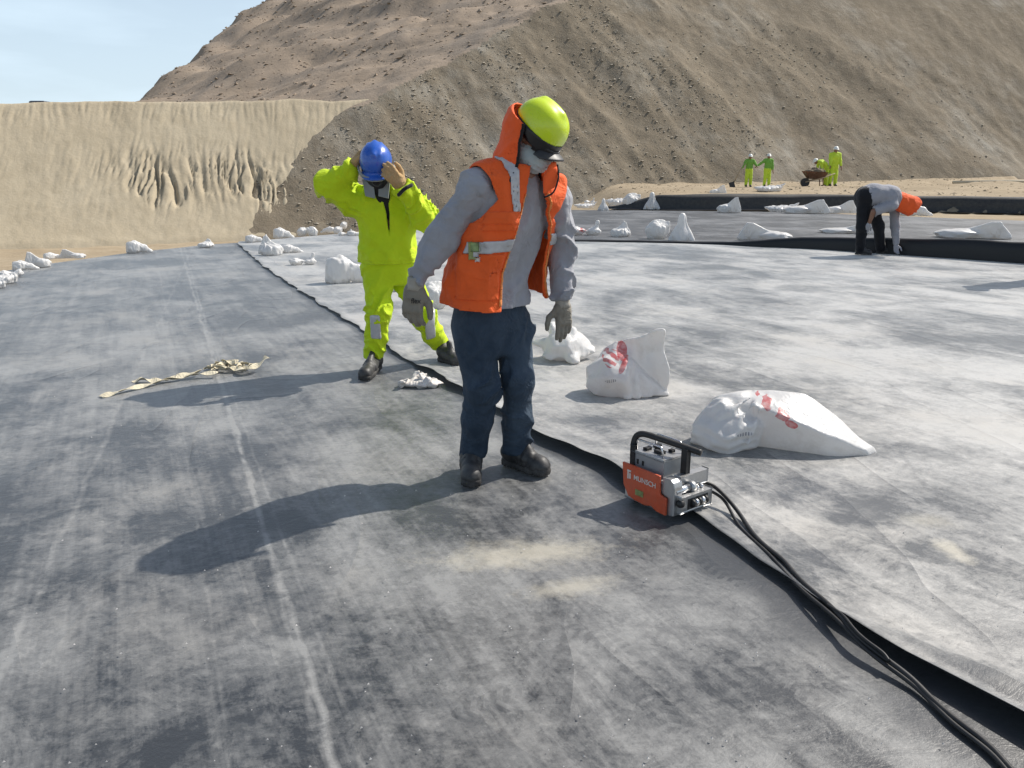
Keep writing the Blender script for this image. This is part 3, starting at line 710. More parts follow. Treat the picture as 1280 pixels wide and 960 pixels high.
# ================================================================== sandbags
def bag_mat(name, prints=()):
    k = N(name); c = k.mix(k.ramp(k.noise(5, 5, .6), [(.35, 0), (.7, 1)]), (.80, .79, .775), (.87, .86, .845))
    c = k.mix(k.math('MULTIPLY', k.ramp(k.noise(9, 6, .7), [(.52, 0), (.75, 1)]), .35), c, (.50, .45, .38))
    P = k.sep()
    for (cx, cz, rx, rz, ang, colr, fr) in prints:   # flat red print: ribbed flourish on the side that faces -y
        ca, sa = math.cos(ang), math.sin(ang)
        dx = k.math('SUBTRACT', P[0], cx); dz = k.math('SUBTRACT', P[2], cz)
        a = k.math('DIVIDE', k.math('ADD', k.math('MULTIPLY', dx, ca), k.math('MULTIPLY', dz, sa)), rx)
        b = k.math('DIVIDE', k.math('SUBTRACT', k.math('MULTIPLY', dz, ca), k.math('MULTIPLY', dx, sa)), rz)
        r = k.math('ADD', k.math('MULTIPLY', a, a), k.math('MULTIPLY', b, b))
        r = k.math('ADD', r, k.math('MULTIPLY', k.math('SUBTRACT', k.noise(17, 3), .5), 1.2))
        m = k.math('LESS_THAN', r, .85)
        if fr: m = k.math('MULTIPLY', m, k.math('GREATER_THAN', k.math('SINE', k.math('ADD', k.math('MULTIPLY', a, fr), k.math('MULTIPLY', k.noise(9, 2), 9))), -.35))
        m = k.math('MULTIPLY', m, k.ramp(k.noise(28, 4, .7), [(.3, .35), (.55, .8)])); c = k.mix(m, c, colr)
    wv = k.new('TexWave', wave_type='BANDS', bands_direction='DIAGONAL'); wv.inputs['Scale'].default_value = 60; k.ln(k.tc.outputs['Object'], wv.inputs['Vector'])
    cr = k.math('POWER', k.math('SUBTRACT', 1.0, k.math('ABSOLUTE', k.math('SUBTRACT', k.math('MULTIPLY', k.noise(6, 5, .62, dist=.4), 2.0), 1.0))), 3.0)
    k.bump(k.math('ADD', k.math('MULTIPLY', wv.outputs['Fac'], .05), k.math('ADD', cr, k.math('MULTIPLY', k.noise(22, 4, .6), .3))), .2, .02)
    k.set(Base_Color=c, Roughness=.36, Specular_IOR_Level=.5)
    tr = k.new('BsdfTranslucent'); k.ln(c, tr.inputs[0]); ms = k.new('MixShader'); ms.inputs[0].default_value = .30
    k.ln(k.b.outputs[0], ms.inputs[1]); k.ln(tr.outputs[0], ms.inputs[2]); k.ln(ms.outputs[0], k.t.nodes['Material Output'].inputs[0])
    return k.m
RED = (.62, .035, .045)
M_bag = bag_mat('white_woven_sack')
M_bag_red = bag_mat('white_woven_sack_printed', [(-.02, .13, .12, .05, .3, RED, 9)])
M_bag_tan = cloth_mat('tan_woven_sack', (.62, .46, .30))
def plateS(P, poly, y0, th, M=None, bend=0, bz=0):
    """thin convex plate in the local x-z plane: polygon counter-clockwise seen from -y"""
    Q = P if M is None else P @ np.asarray(M).T
    d = np.full(len(Q), -1e9, np.float32)
    for (ax, az), (bx_, bz_) in zip(poly, poly[1:] + poly[:1]):
        ex, ez = bx_ - ax, bz_ - az; L = math.hypot(ex, ez)
        d = np.maximum(d, ((Q[:, 0] - ax) * ez - (Q[:, 2] - az) * ex) / L)
    off = Q[:, 1] - y0 - bend * np.sin(Q[:, 0] * 9 + 1) - bz * Q[:, 2]
    return smax(d, np.abs(off) - th, .01)
def flat(d, P): return smax(d, -P[:, 2], .015)
def facets(P, c, r, n, seed, lo=.80, k=.005):
    """convex lump bounded by random flat facets, like stiff woven cloth pulled over sand"""
    rg = np.random.default_rng(seed); q = P - v3(c); r = v3(r); d = None
    for i in range(n):
        v = rg.normal(size=3); v /= np.linalg.norm(v); h = float(np.linalg.norm(r * v)) * rg.uniform(lo, 1.0); e = (q @ v3(v)) - h
        d = e if d is None else smax(d, e, k)
    return smax(d, ell(P, c, r * 1.04), .01)
def hull(P, cen, tris, k=.015):
    d = None; cen = v3(cen)
    for (a, b, c) in tris:
        a, b, c = v3(a), v3(b), v3(c); n = np.cross(b - a, c - a); n /= np.linalg.norm(n)
        if (cen - a) @ n > 0: n = -n
        e = (P - a) @ n; d = e if d is None else smax(d, e, k)
    return d
def lumpy(P, c, r, k, seed): return facets(P, c, r, 24, seed) + crumple(P, k, .006, seed)
def radial(P, apex, n, amp, seed):
    q = P - v3(apex); a = np.arctan2(q[:, 1], q[:, 0]); L = np.linalg.norm(q, axis=1)
    return amp * np.clip(L * 5, 0, 1) * (1 - 2 * np.abs(np.sin(a * n * .5 + 1.5 * noise(P * 6, seed))))
BAGS = {}
def bag_mesh(key, fn, lo, hi, vox, mat):
    V, F = snet(fn, lo, hi, vox); me_o = mesh_np('sandbag', V, F, mat); me = me_o.data; bpy.data.objects.remove(me_o); BAGS[key] = me
# archetypes, about 0.6 m across, base on z = 0
def arch_peak(P):      # lump with its empty neck standing up as a sharp fin
    d = lumpy(P, (-.03, 0, .09), (.23, .17, .14), 9, 1)
    d = smin(d, plateS(P, [(-.16, .05), (.24, .04), (.12, .36), (.06, .40)], 0, .02, None, .03, .15), .09)
    return flat(d + radial(P, (.08, 0, .40), 9, .010, 2), P)
def arch_tail(P):      # lump on the left, flattened neck trailing on the ground to the right
    d = lumpy(P, (-.13, 0, .10), (.19, .17, .14), 8, 3)
    q = P * v3((1, 1, 1.0)); t = chain(q, [(-.05, 0, .13), (.16, .03, .07), (.34, .05, .015)], [.11, .075, .03], .05)
    return flat(smin(d, t, .05) + crumple(P, 11, .012, 4), P)
def arch_pyr(P):       # tall narrow pyramid
    d = None
    for (x, y) in ((-.2, -.06), (.2, -.1), (.06, .16), (-.02, -.15)):
        e = rc(P, (x, y, .02), (.0, 0, .34), .055, .012); d = e if d is None else smin(d, e, .13)
    d = smin(d, ell(P, (0, 0, .07), (.19, .15, .12)), .08)
    return flat(d + radial(P, (0, 0, .36), 7, .010, 5), P)
def arch_round(P):     # round balloon-like sack with a folded top
    d = lumpy(P, (0, 0, .15), (.24, .17, .19), 7, 6)
    d = smin(d, plateS(P, [(-.05, .2), (.22, .12), (.24, .30), (.05, .34)], .0, .015, None, .02), .06)
    return flat(d + radial(P, (.05, -.1, .34), 8, .008, 7), P)
def arch_flat(P):      # sack slumped flat with two ears
    d = lumpy(P, (0, 0, .05), (.30, .19, .10), 9, 8)
    d = smin(d, rc(P, (-.2, 0, .06), (-.34, -.03, .10), .07, .02), .05); d = smin(d, rc(P, (.2, .02, .08), (.33, 0, .19), .075, .02), .06)
    return flat(d + crumple(P, 12, .012, 9), P)
def arch_fin(P):       # low body, wide neck swept up to the right like a sail
    d = lumpy(P, (-.14, 0, .07), (.20, .15, .11), 8, 10)
    d = smin(d, plateS(P, [(-.25, .02), (.33, .0), (.30, .12), (.22, .34), (.14, .33)], 0, .016, None, .03, -.12), .07)
    return flat(d + radial(P, (.2, 0, .34), 8, .009, 11), P)
def arch_ends(P):      # two stuffed ends, dip in the middle
    d = smin(lumpy(P, (-.16, 0, .09), (.17, .15, .12), 9, 12), lumpy(P, (.17, .02, .08), (.15, .14, .10), 9, 13), .05)
    d = smin(d, rc(P, (.2, 0, .1), (.25, 0, .30), .07, .03), .06)
    return flat(d + crumple(P, 10, .012, 14), P)
for key, fn in (('peak', arch_peak), ('tail', arch_tail), ('pyr', arch_pyr), ('round', arch_round), ('flat', arch_flat), ('fin', arch_fin), ('ends', arch_ends)):
    bag_mesh(key, fn, (-.42, -.3, -.05), (.42, .3, .47), .013, M_bag)
BAGS['ends_red'] = BAGS['ends'].copy(); BAGS['ends_red'].materials.clear(); BAGS['ends_red'].materials.append(M_bag_red)
BAGS['tan'] = BAGS['flat'].copy(); BAGS['tan'].materials.clear(); BAGS['tan'].materials.append(M_bag_tan)
NAT = {}
for k_, me in BAGS.items():
    co = np.zeros(len(me.vertices) * 3, np.float32); me.vertices.foreach_get('co', co); co = co.reshape(-1, 3)
    NAT[k_] = (co[:, 0].min(), co[:, 0].max(), co[:, 2].max())
def sandbag(key, x0, x1, ytop, ybot, label, group, rz=0, flip=False, gz=None, dz=0.0):
    """the sack seen between these columns and rows, standing where its foot meets the ground"""
    uc = (x0 + x1) / 2
    z = 0.006; p = gp(uc, ybot - 2, z)
    for _ in range(12):
        if gz is not None: z = .5 * z + .5 * float(gz(np.array([p[0]]), np.array([p[1]]))[0])
        else: z = .012
        z = min(z, CAM_H - .12)
        d = ray(uc, ybot - 2)
        if d[2] > -.004: break
        p = gp(uc, ybot - 2, z)
    Y = p[1]; w = (x1 - x0) / FPX * (Y * _c + (CAM_H - z) * _s); h = at(uc, ytop, Y)[2] - z
    a, b, H_ = NAT[key]; sx = w / (b - a); o = bpy.data.objects.new('sandbag', BAGS[key]); col.objects.link(o)
    o.location = (p[0], Y, z + dz); yaw = math.atan2(p[0], Y)
    o.rotation_euler = (0, 0, -yaw + rz); o.scale = (-sx if flip else sx, sx * 1.0, max(h, .05) / H_)
    tag(o, label, 'sandbag', group); return o

LG = 'sandbags along the far left edge of the liner'
left_row = [('flat', -22, 9, 347, 362), ('flat', -12, 24, 338, 356), ('ends', 0, 29, 331, 348), ('tail', 16, 46, 325, 339), ('fin', 33, 63, 314, 336, 1), ('tail', 55, 78, 315, 326), ('fin', 76, 106, 311, 325, 1)]
ordn = ['first', 'second', 'third', 'fourth', 'fifth', 'sixth', 'seventh', 'eighth', 'ninth', 'tenth', 'eleventh', 'twelfth']
for i_, r in enumerate(left_row):
    sandbag(r[0], *r[1:5], 'white sandbag in the cluster at the left picture edge, %s from the left' % ordn[i_], LG, .2 * (i_ % 3 - 1), len(r) > 5)
sandbag('tail', 158, 189, 300, 318, 'single white sandbag on the far liner edge below the smooth sand berm', LG)
sandbag('peak', 248, 268, 298, 311, 'small lone white sandbag just left of where the seam begins', LG)
MG = 'sandbags along the far liner edge behind the worker in yellow'
sandbag('tail', 306, 331, 293, 305, 'white sandbag at the far end of the seam, leftmost behind the worker in yellow', MG)
sandbag('tan', 316, 330, 285, 292, 'small tan sack on the sand behind the far end of the seam', MG, gz=ground_z)
sandbag('peak', 323, 354, 293, 321, 'tall pointed white sandbag beside the far end of the seam', MG, 0, True)
sandbag('tail', 351, 378, 305, 318, 'low white sandbag touching the right side of the tall pointed one', MG)
sandbag('ends', 362, 396, 316, 333, 'white tied sandbag in front of the far row, nearest to the far seam', MG)
sandbag('tail', 341, 367, 284, 300, 'white sandbag slanting down to the right on the far liner edge', MG)
sandbag('round', 371, 385, 284, 297, 'round white sandbag, left one of a pair on the far liner edge', MG)
sandbag('round', 384, 398, 283, 297, 'round white sandbag, right one of a pair on the far liner edge', MG, 0, True)
sandbag('tail', 401, 419, 283, 293, 'white sandbag left of the small heap beside the worker in yellow', MG, 0, True)
sandbag('round', 416, 428, 283, 294, 'white sandbag in the small heap, supporting the top one', MG)
sandbag('round', 425, 434, 277, 288, 'small white sandbag on top of the heap beside the worker in yellow', MG)
sandbag('ends', 423, 441, 286, 297, 'white sandbag at the front of the small heap', MG)
sandbag('tail', 433, 452, 288, 297, 'white sandbag at the right end of the heap, next to the yellow jacket', MG)
NG = 'sandbags on the pale sheet beside the seam'
sandbag('tail', 404, 464, 318, 356, 'big white sandbag lying behind the hip of the worker in yellow', NG, -.2)
sandbag('peak', 482, 508, 348, 366, 'white sandbag glimpsed between the legs of the worker in yellow', NG)
sandbag('round', 522, 562, 351, 388, 'white sandbag behind the orange-vested worker\'s gloved right hand', NG)
RG = 'sandbags along the far edge of the dark sheet'
for key, a, b, c_, d_, lab in [('round', 702, 716, 247, 262, 'white sandbag at the far edge right beside the worker\'s grey sleeve'),
                  ('flat', 717, 746, 252, 262, 'low white sandbag, second from the grey sleeve on the far edge'),
                  ('ends', 730, 744, 247, 257, 'crumpled sandbag lying on the low second one on the far edge'),
                  ('pyr', 747, 761, 248, 265, 'thin white sandbag with upright neck, third from the grey sleeve'),
                  ('flat', 756, 788, 244, 259, 'brownish white sandbag slumped at the foot of the rocky hillside'),
                  ('round', 777, 800, 241, 263, 'bulky upright white sandbag near the left end of the black kerb'),
                  ('pyr', 804, 825, 240, 264, 'white sandbag with tall narrow neck at the left end of the black kerb')]:
    sandbag(key, a, b, c_, d_, lab, RG)
SG = 'sandbags along the near edge of the dark sheet'
for key, a, b, c_, d_, lab, fl in [('fin', 690, 718, 275, 293, 'white sandbag half hidden by the grey sleeve on the near edge of the dark sheet', 0),
                  ('ends_red', 708, 752, 275, 296, 'white sandbag with a small red print on the dark sheet', 0),
                  ('peak', 763, 789, 276, 298, 'small peaked white sandbag standing alone on the dark sheet', 0),
                  ('round', 805, 836, 274, 301, 'round full white sandbag left of the tall pyramid one', 0),
                  ('pyr', 835, 868, 266, 304, 'tall pyramid shaped white sandbag on the near edge of the dark sheet', 0),
                  ('fin', 922, 988, 278, 303, 'white sandbag behind the left tip of the black upturned edge', 1),
                  ('fin', 1026, 1094, 279, 294, 'white sandbag seen behind the legs of the bending worker', 0),
                  ('fin', 1172, 1258, 276, 300, 'white sandbag with raised sail-like neck right of the bending worker', 0)]:
    sandbag(key, a, b, c_, d_, lab, SG, 0, bool(fl))
TG = 'sandbags in front of the black kerb'
for key, a, b, c_, d_, lab, fl in [('fin', 896, 926, 246, 268, 'fin shaped white sandbag leaning up before the black kerb', 0),
                  ('flat', 956, 997, 253, 267, 'crumpled dirty white sandbag before the kerb, right of the fin shaped one', 0),
                  ('fin', 980, 1036, 249, 269, 'long white sandbag before the kerb, left neighbour of the bending worker\'s nearest bag', 0),
                  ('fin', 1032, 1070, 250, 269, 'greyish sandbag directly behind the bending worker\'s hips', 0),
                  ('tail', 1122, 1162, 252, 272, 'white sandbag poking out behind the bending worker\'s orange hood', 0)]:
    sandbag(key, a, b, c_, d_, lab, TG, 0, bool(fl))
BG = 'sacks on the sandy bench'
sandbag('fin', 887, 908, 231, 245, 'cream sack on the bench behind the kerb, left of the workers', BG, gz=lambda x, y: ground_z(x, y) - .0)
sandbag('flat', 942, 980, 229, 241, 'pale slumped sack at the feet of the two workers in green', BG, gz=lambda x, y: ground_z(x, y) - .0)

# the three nearest sacks, modelled one by one
def hero(label, fn, lo, hi, vox, mat, p, rz, group=NG):
    V, F = snet(fn, lo, hi, vox); o = mesh_np('sandbag', V, F, mat); o.location = (float(p[0]), float(p[1]), .012); o.rotation_euler = (0, 0, rz); return tag(o, label, 'sandbag', group)
def hero_a(P):     # upright: full belly on the left, stiff empty neck standing up on the right
    d = facets(P, (-.10, -.02, .105), (.19, .17, .17), 34, 5, .80, .005); d = smin(d, facets(P, (-.07, .03, .21), (.12, .09, .12), 18, 6, .80, .005), .015)
    d = smin(d, plateS(P + .012 * np.stack([np.sin(P[:, 2] * 24 + 1), np.sin(P[:, 2] * 15) * 1.5 + np.sin(P[:, 0] * 30), np.sin(P[:, 0] * 26)], 1).astype(np.float32), [(-.12, .02), (.27, .0), (.245, .15), (.225, .40), (.19, .415), (.07, .395), (-.06, .33)], .01, .013, None, .028, -.14), .035)
    d = smin(d, hull(P, (.12, -.05, .06), [((.0, -.17, 0), (.27, -.03, .0), (.05, -.10, .19)), ((.27, -.03, 0), (.05, -.10, .19), (.05, .05, .19)), ((.0, -.17, 0), (.05, -.10, .19), (-.1, 0, .2)), ((0, .06, 0), (.3, .04, 0), (.05, .05, .19)), ((0, 0, .0), (1, 0, .0), (0, 1, .0)), ((-.06, 0, 0), (-.06, 1, 0), (-.06, 0, 1))], .012), .02)
    return flat(d + crumple(P + .3, 8, .005, 15) + .35 * radial(P, (.0, -.05, .30), 8, .014, 16), P)
M_bagA = bag_mat('sack_print_upright', [(-.115, .245, .05, .055, 1.3, RED, 9), (-.045, .285, .035, .055, .2, RED, 0), (-.035, .215, .018, .055, -.5, RED, 0), (-.11, .125, .04, .012, .15, (.2, .2, .24), 22)])
pa = (gp(735, 488) + gp(838, 503)) / 2
hero('white sandbag with red print and stiff upright neck, left of the big lying one', hero_a, (-.36, -.26, -.04), (.38, .26, .48), .008, M_bagA, pa + v3((0, .02, 0)), -.12)
def hero_b(P):     # long: crumpled full end left, flattened tongue with a long crease tapering to the right
    d = facets(P, (-.25, -.03, .085), (.20, .17, .17), 40, 11, .78, .005); d = smin(d, facets(P, (-.17, .06, .17), (.17, .13, .11), 24, 12, .78, .005), .010)
    E1, E2, E3 = (-.10, -.09, .235), (.19, -.13, .135), (.42, -.07, .045); R1, R2, R3, T = (-.10, .08, .285), (.12, .09, .275), (.30, .06, .165), (.46, .0, .035)
    w = hull(P, (.15, .0, .1), [(E1, E2, R2), (E1, R1, R2), (E2, E3, R3), (E2, R2, R3), (E1, E2, (.08, -.07, 0)), (E2, E3, (.25, -.10, 0)), (R1, R2, (.05, .24, 0)), (R2, R3, (.3, .19, 0)), (R3, T, (.32, .16, 0)),
                                (E3, T, (.45, -.04, 0)), ((-.13, 0, 0), (-.13, 1, 0), (-.13, 0, 1)), (E3, T, R3)], .008)
    w = w + .006 * np.sin(P[:, 0] * 21 + P[:, 1] * 12 + 2 * noise(P * 5, 4)) * sstep(.0, .2, P[:, 0])
    d = smin(d, w, .012)
    for (p_, q_, r_) in (((-.30, -.13, .17), (-.13, -.04, .275), .012), ((-.24, -.165, .12), (-.12, -.07, .255), .010), ((-.38, -.06, .10), (-.28, -.08, .235), .010), ((-.15, -.15, .05), (-.10, -.09, .22), .012)):
        d = smin(d, rc(P, p_, q_, r_, r_), .03)
    d = d - .0035 * np.sin(P[:, 2] * 130 + 3 * noise(P * 8, 7)) * sstep(-.08, -.14, P[:, 0]) * sstep(.16, .06, P[:, 2]) * (P[:, 1] < 0)
    return flat(d + crumple(P, 9, .005, 17) * sstep(.1, -.1, P[:, 0]) + crumple(P, 4, .003, 18), P)
M_bagB = bag_mat('sack_print_lying', [(-.03, .22, .10, .028, -.55, RED, 8), (.055, .155, .035, .020, -.4, RED, 0), (-.165, .105, .045, .010, .05, (.2, .2, .24), 22)])
pb = (gp(880, 560) + gp(1090, 585)) / 2
hero('large white sandbag with red print lying beside the welding machine, tapering to the right', hero_b, (-.48, -.28, -.04), (.50, .32, .36), .008, M_bagB, pb + v3((-.01, .12, 0)), -.22)
def hero_c(P):     # star shaped slumped sack
    d = facets(P, (0, 0, .09), (.19, .17, .13), 28, 21, .78, .005)
    for (x, y, z, r0, r1) in ((-.17, -.10, .03, .07, .015), (.05, -.21, .012, .075, .010), (.23, -.02, .06, .08, .012), (-.12, .05, .27, .08, .015), (.04, .02, .24, .09, .02), (-.22, .08, .12, .07, .015)):
        d = smin(d, facets((P - v3((x * .5, y * .5, (.1 + z) / 2))) @ frame((x, y, z - .1 + 1e-3)).T, (0, 0, 0), (.5 * math.dist((0, 0, .1), (x, y, z)) + .03, r0 * .9, r0 * .6), 14, int(50 + x * 100), .75, .006), .02)
    return flat(d + crumple(P, 8, .005, 20), P)
hero('star shaped white sandbag below the gloved left hand of the orange-vested worker', hero_c, (-.34, -.3, -.04), (.34, .25, .36), .009, M_bag, gp(707, 452) + v3((0, .03, 0)), .1)

# ================================================================== small things on the liner
M_strap = cloth_mat('cream_webbing', (.60, .54, .40), .15, .8); M_paper = cloth_mat('crumpled_paper', (.66, .62, .58), .2, .8)
def ribbon(name, pts, w, mat, par=None, tw=0, sag=0):
    P = spline(pts, 8); bm = bmesh.new(); L = []
    for i, p in enumerate(P):
        t = P[min(i + 1, len(P) - 1)] - P[max(i - 1, 0)]; t = t / (np.linalg.norm(t) + 1e-9); a = tw * math.sin(i * .55)
        s = np.array((-t[1], t[0], 0)); s = s / (np.linalg.norm(s) + 1e-9); n = np.array((0, 0, 1.0)); e = s * math.cos(a) + n * math.sin(a); up = n * math.cos(a) - s * math.sin(a)
        L.append([bm.verts.new(Vector((p + e * w * q * .5 + up * h).tolist())) for q, h in ((-1, 0), (1, 0), (1, .003), (-1, .003))])
    for a, b in zip(L[:-1], L[1:]):
        for k in range(4): bm.faces.new((a[k], a[(k + 1) % 4], b[(k + 1) % 4], b[k]))
    bm.faces.new(L[0]); bm.faces.new(L[-1][::-1])
    return bm_obj(name, bm, mat, par)
strap = thing('webbing_strap', gp(265, 468), 'cream webbing strap lying in a loose knot on the left sheet', 'strap')
ribbon('strap_band', [gp(126, 496, .012), gp(150, 489, .02), gp(180, 482, .02), gp(215, 473, .028), gp(245, 468, .035), gp(272, 466, .04)], .045, M_strap, strap, .5)
ribbon('strap_band', [gp(168, 476, .012), gp(180, 474, .03), gp(198, 476, .02), gp(222, 471, .035), gp(250, 464, .04)], .05, M_strap, strap, .6)
kc = gp(285, 464)
for k in range(5):
    rg = random.Random(k); pts = []
    for j in range(7):
        a = j / 6 * (2.5 + 2.2 * rg.random()) + k * 1.7; r = .05 + .09 * rg.random()
        pts.append(kc + np.array((r * math.cos(a) * 1.15, r * .8 * math.sin(a), .012 + .007 * k + .022 * rg.random())))
    ribbon('strap_loop', pts, .032, M_strap, strap, .9)
ribbon('strap_end', [kc + v3((.05, 0, .03)), gp(305, 463, .04), gp(322, 456, .06), gp(334, 446, .10)], .05, M_strap, strap, .5)
def paper_fn(P):
    d = ell(P, (0, 0, .022), (.15, .08, .03))
    for i in range(9):
        rg = random.Random(i + 30); c = ((rg.random() - .5) * .24, (rg.random() - .5) * .12, .02 + .03 * rg.random())
        d = smin(d, ell(P, c, (.05, .035, .02), frame((rg.random() - .5, rg.random() - .5, .6 * rg.random() + .1))), .008)
    return d + crumple(P, 22, .010, 40)
V, F = snet(paper_fn, (-.22, -.14, -.02), (.22, .14, .1), .0055); o = mesh_np('crumpled_paper', V, F, M_paper); o.location = (*gp(526, 484)[:2], .008)
tag(o, 'crumpled whitish paper lying beside the seam between the two workers', 'litter')
M_pole = hard_mat('pale_timber', (.62, .54, .40), .8, 0, .15, .2); M_wood = hard_mat('weathered_timber', (.42, .33, .22), .8, 0, .2, .2)
p0, p1 = at(1192, 219, 46.5), at(1330, 218, 46.0);  zz = [float(ground_z(np.array([p[0]]), np.array([p[1]]))[0]) for p in (p0, p1)]
o = tube_obj('timber_pole', [(p0[0], p0[1], zz[0] + .09), ((p0[0] + p1[0]) / 2, 46.25, (zz[0] + zz[1]) / 2 + .12), (p1[0], p1[1], zz[1] + .09)], .08, M_pole)
tag(o, 'long pale timber pole lying on the sandy bench at the right', 'pole')
bmp = bmesh.new()
rg = random.Random(8); o = None
VV, FF = [], []
for k in range(230):   # pale crumbs and flecks on the sheets: litter nobody would count
    u, v = rg.uniform(-40, 1320), 330 + 640 * rg.random() ** .8; p = gp(u, v, .012); s = rg.uniform(.0015, .005)
    if abs(p[0] - float(seam_x(np.array(p[1])))) < .15: continue
    b = len(VV)
    for q in ((s, 0, 0), (-s * .6, s, 0), (-s * .5, -s * .8, 0), (0, 0, s)): VV.append(p + np.array(q))
    FF += [(b, b + 1, b + 3), (b + 1, b + 2, b + 3), (b + 2, b, b + 3)]
bmp.free()
o = mesh_np('crumbs', VV, FF, M_paper, None, False); tag(o, 'tiny pale crumbs scattered over the liner', 'crumbs', kind='stuff')

# ---- vehicle parked behind the berm crest, only its roof shows
M_car = hard_mat('dark_blue_paint', (.03, .035, .05), .3, 0, .1, .02, .5, .4, .3); M_glass = hard_mat('dark_glass', (.01, .012, .015), .12, 0, .1, 0)
cxv = at(50, 129, 62.0); gzv = float(berm_z(np.array([cxv[0]]), np.array([62.0]))[0])
truck = thing('pickup_truck', (cxv[0], 62.0, gzv), 'dark pickup truck behind the berm crest with only its roof showing', 'truck')
ht = at(50, 126.4, 62.0)[2] - gzv
def tb(name, c, h, mat, bev=.05, par=None):
    bm = bmesh.new(); add_box(bm, (cxv[0] + c[0], 62 + c[1], gzv + c[2]), h, None, bev); return bm_obj(name, bm, mat, par or truck)
tb('body', (0, 0, .75), (.9, 2.5, .38), M_car, .12); cab = tb('cabin', (0, .3, ht - .42), (.6, .8, .42), M_car, .14)
tb('windscreen', (0, -.51, ht - .42), (.5, .02, .25), M_glass, .01, cab); tb('rear_window', (0, 1.11, ht - .42), (.5, .02, .25), M_glass, .01, cab)
for sx in (-1, 1):
    tb('side_window', (sx * .605, .3, ht - .4), (.012, .55, .22), M_glass, .005, cab)
    for sy in (-1.5, 1.55):
        bm = bmesh.new(); add_tube(bm, [(cxv[0] + sx * .72, 62 + sy, gzv + .38), (cxv[0] + sx * .95, 62 + sy, gzv + .38)], .38, 20); bm_obj('wheel', bm, M_rub, truck)
for sx in (-.65, .65): tb('headlight', (sx, -2.5, .85), (.16, .03, .09), M_white_p, .01)

# ================================================================== people
M_skin = N('brown_skin'); _c0 = M_skin.mix(M_skin.noise(30, 4), (.20, .10, .065), (.27, .145, .095)); M_skin.bump(M_skin.noise(160, 3), .1, .002)
M_skin = M_skin.set(Base_Color=_c0, Roughness=.5, Subsurface_Weight=.05)
M_grey_shirt = cloth_mat('grey_jersey', (.33, .335, .365), .12, .9, 420, .3)
M_grey_lite = cloth_mat('light_grey_jersey', (.33, .33, .36), .12, .9, 420, .3)
M_vest = cloth_mat('orange_mesh_fabric', (.88, .13, .025), .10, .75, 300, .3, None, 0, .1)
M_vest_in = cloth_mat('dark_vest_lining', (.16, .03, .02), .15, .9)
M_hood = cloth_mat('orange_hood_cloth', (.92, .13, .03), .08, .8, 300, .2, None, 0, .1)
M_tape = hard_mat('silver_tape', (.50, .50, .51), .38, .15, .12, .06, .5)
M_zip = cloth_mat('orange_zip_tape', (.95, .30, .08), .2, .6)
M_trim = cloth_mat('black_binding', (.015, .015, .018), .2, .8)
def jean_mat():
    k = N('dark_denim'); a = k.noise(5, 5, .65); fade = k.ramp(k.noise(3.2, 4, .6, stretch=(1, 1, .6)), [(.45, 0), (.72, 1)])
    c = k.mix(k.ramp(a, [(.35, 0), (.7, 1)]), (.014, .027, .047), (.027, .048, .078)); c = k.mix(k.math('MULTIPLY', fade, .75), c, (.12, .16, .205))
    c = k.mix(k.math('MULTIPLY', k.ramp(k.noise(40, 5, .7), [(.55, 0), (.8, 1)]), .15), c, (.06, .075, .095))
    cr = k.math('POWER', k.math('SUBTRACT', 1.0, k.math('ABSOLUTE', k.math('SUBTRACT', k.math('MULTIPLY', k.noise(8, 4, .55, dist=.6), 2.0), 1.0))), 3.0)
    c = k.mix(k.math('MULTIPLY', cr, .28), c, (.09, .12, .16)); k.bump(k.math('ADD', cr, k.math('MULTIPLY', k.noise(60, 4, .65), .15)), .55, .012); return k.set(Base_Color=c, Roughness=.8, Specular_IOR_Level=.25)
M_jean = jean_mat()
M_boot = hard_mat('dusty_black_leather', (.018, .018, .019), .5, 0, .2, .15, .45, 0, .55, (.16, .155, .15))
M_sole = hard_mat('boot_sole', (.02, .02, .021), .75, 0, .2, .1, .3, 0, .6, (.20, .19, .18))
M_lace = cloth_mat('lace', (.05, .05, .055))
M_glove = cloth_mat('grey_knit_glove', (.27, .245, .20), .14, .95, 260, .45, (.10, .09, .08), .5)
M_knit = cloth_mat('pale_knit_cuff', (.40, .37, .32), .12, .95, 260, .4)
M_glove_p = cloth_mat('grey_glove_palm', (.10, .092, .085), .2, .85, 200, .3)
M_helm_y = hard_mat('fluo_yellow_helmet', (.62, .80, .01), .28, 0, .03, .02, .5, .3, .12, (.6, .55, .3))
M_helm_b = hard_mat('blue_helmet', (.012, .10, .50), .28, 0, .05, .02, .5, .3, .12, (.3, .35, .45))
M_helm_w = hard_mat('white_helmet', (.75, .76, .72), .3, 0, .03, .02)
M_visor = hard_mat('smoke_visor', (.035, .036, .04), .5, 0, .1, .02, .4, 0)
M_blackp = hard_mat('black_plastic', (.010, .010, .012), .4, 0, .1, .05)
M_mask = cloth_mat('pale_blue_mask', (.46, .55, .58), .06, .85, 300, .15)
M_lime = cloth_mat('lime_workwear', (.56, .74, .012), .07, .7, 350, .25, None, 0, .1)
M_lime2 = cloth_mat('lime_workwear_pale', (.52, .70, .05), .1, .7)
M_green = cloth_mat('green_workwear', (.17, .38, .06), .12, .8)
M_dark = cloth_mat('charcoal_cloth', (.022, .022, .026), .2, .9)
M_collar = cloth_mat('grey_collar', (.30, .32, .32), .1, .8)
M_tan_glove = cloth_mat('tan_glove', (.50, .33, .16), .15, .9, 260, .35, (.2, .12, .06), .4)
M_yel_glove = cloth_mat('yellow_glove', (.70, .52, .13), .15, .9)
M_black_tr = cloth_mat('black_trousers', (.012, .013, .017), .25, .9)

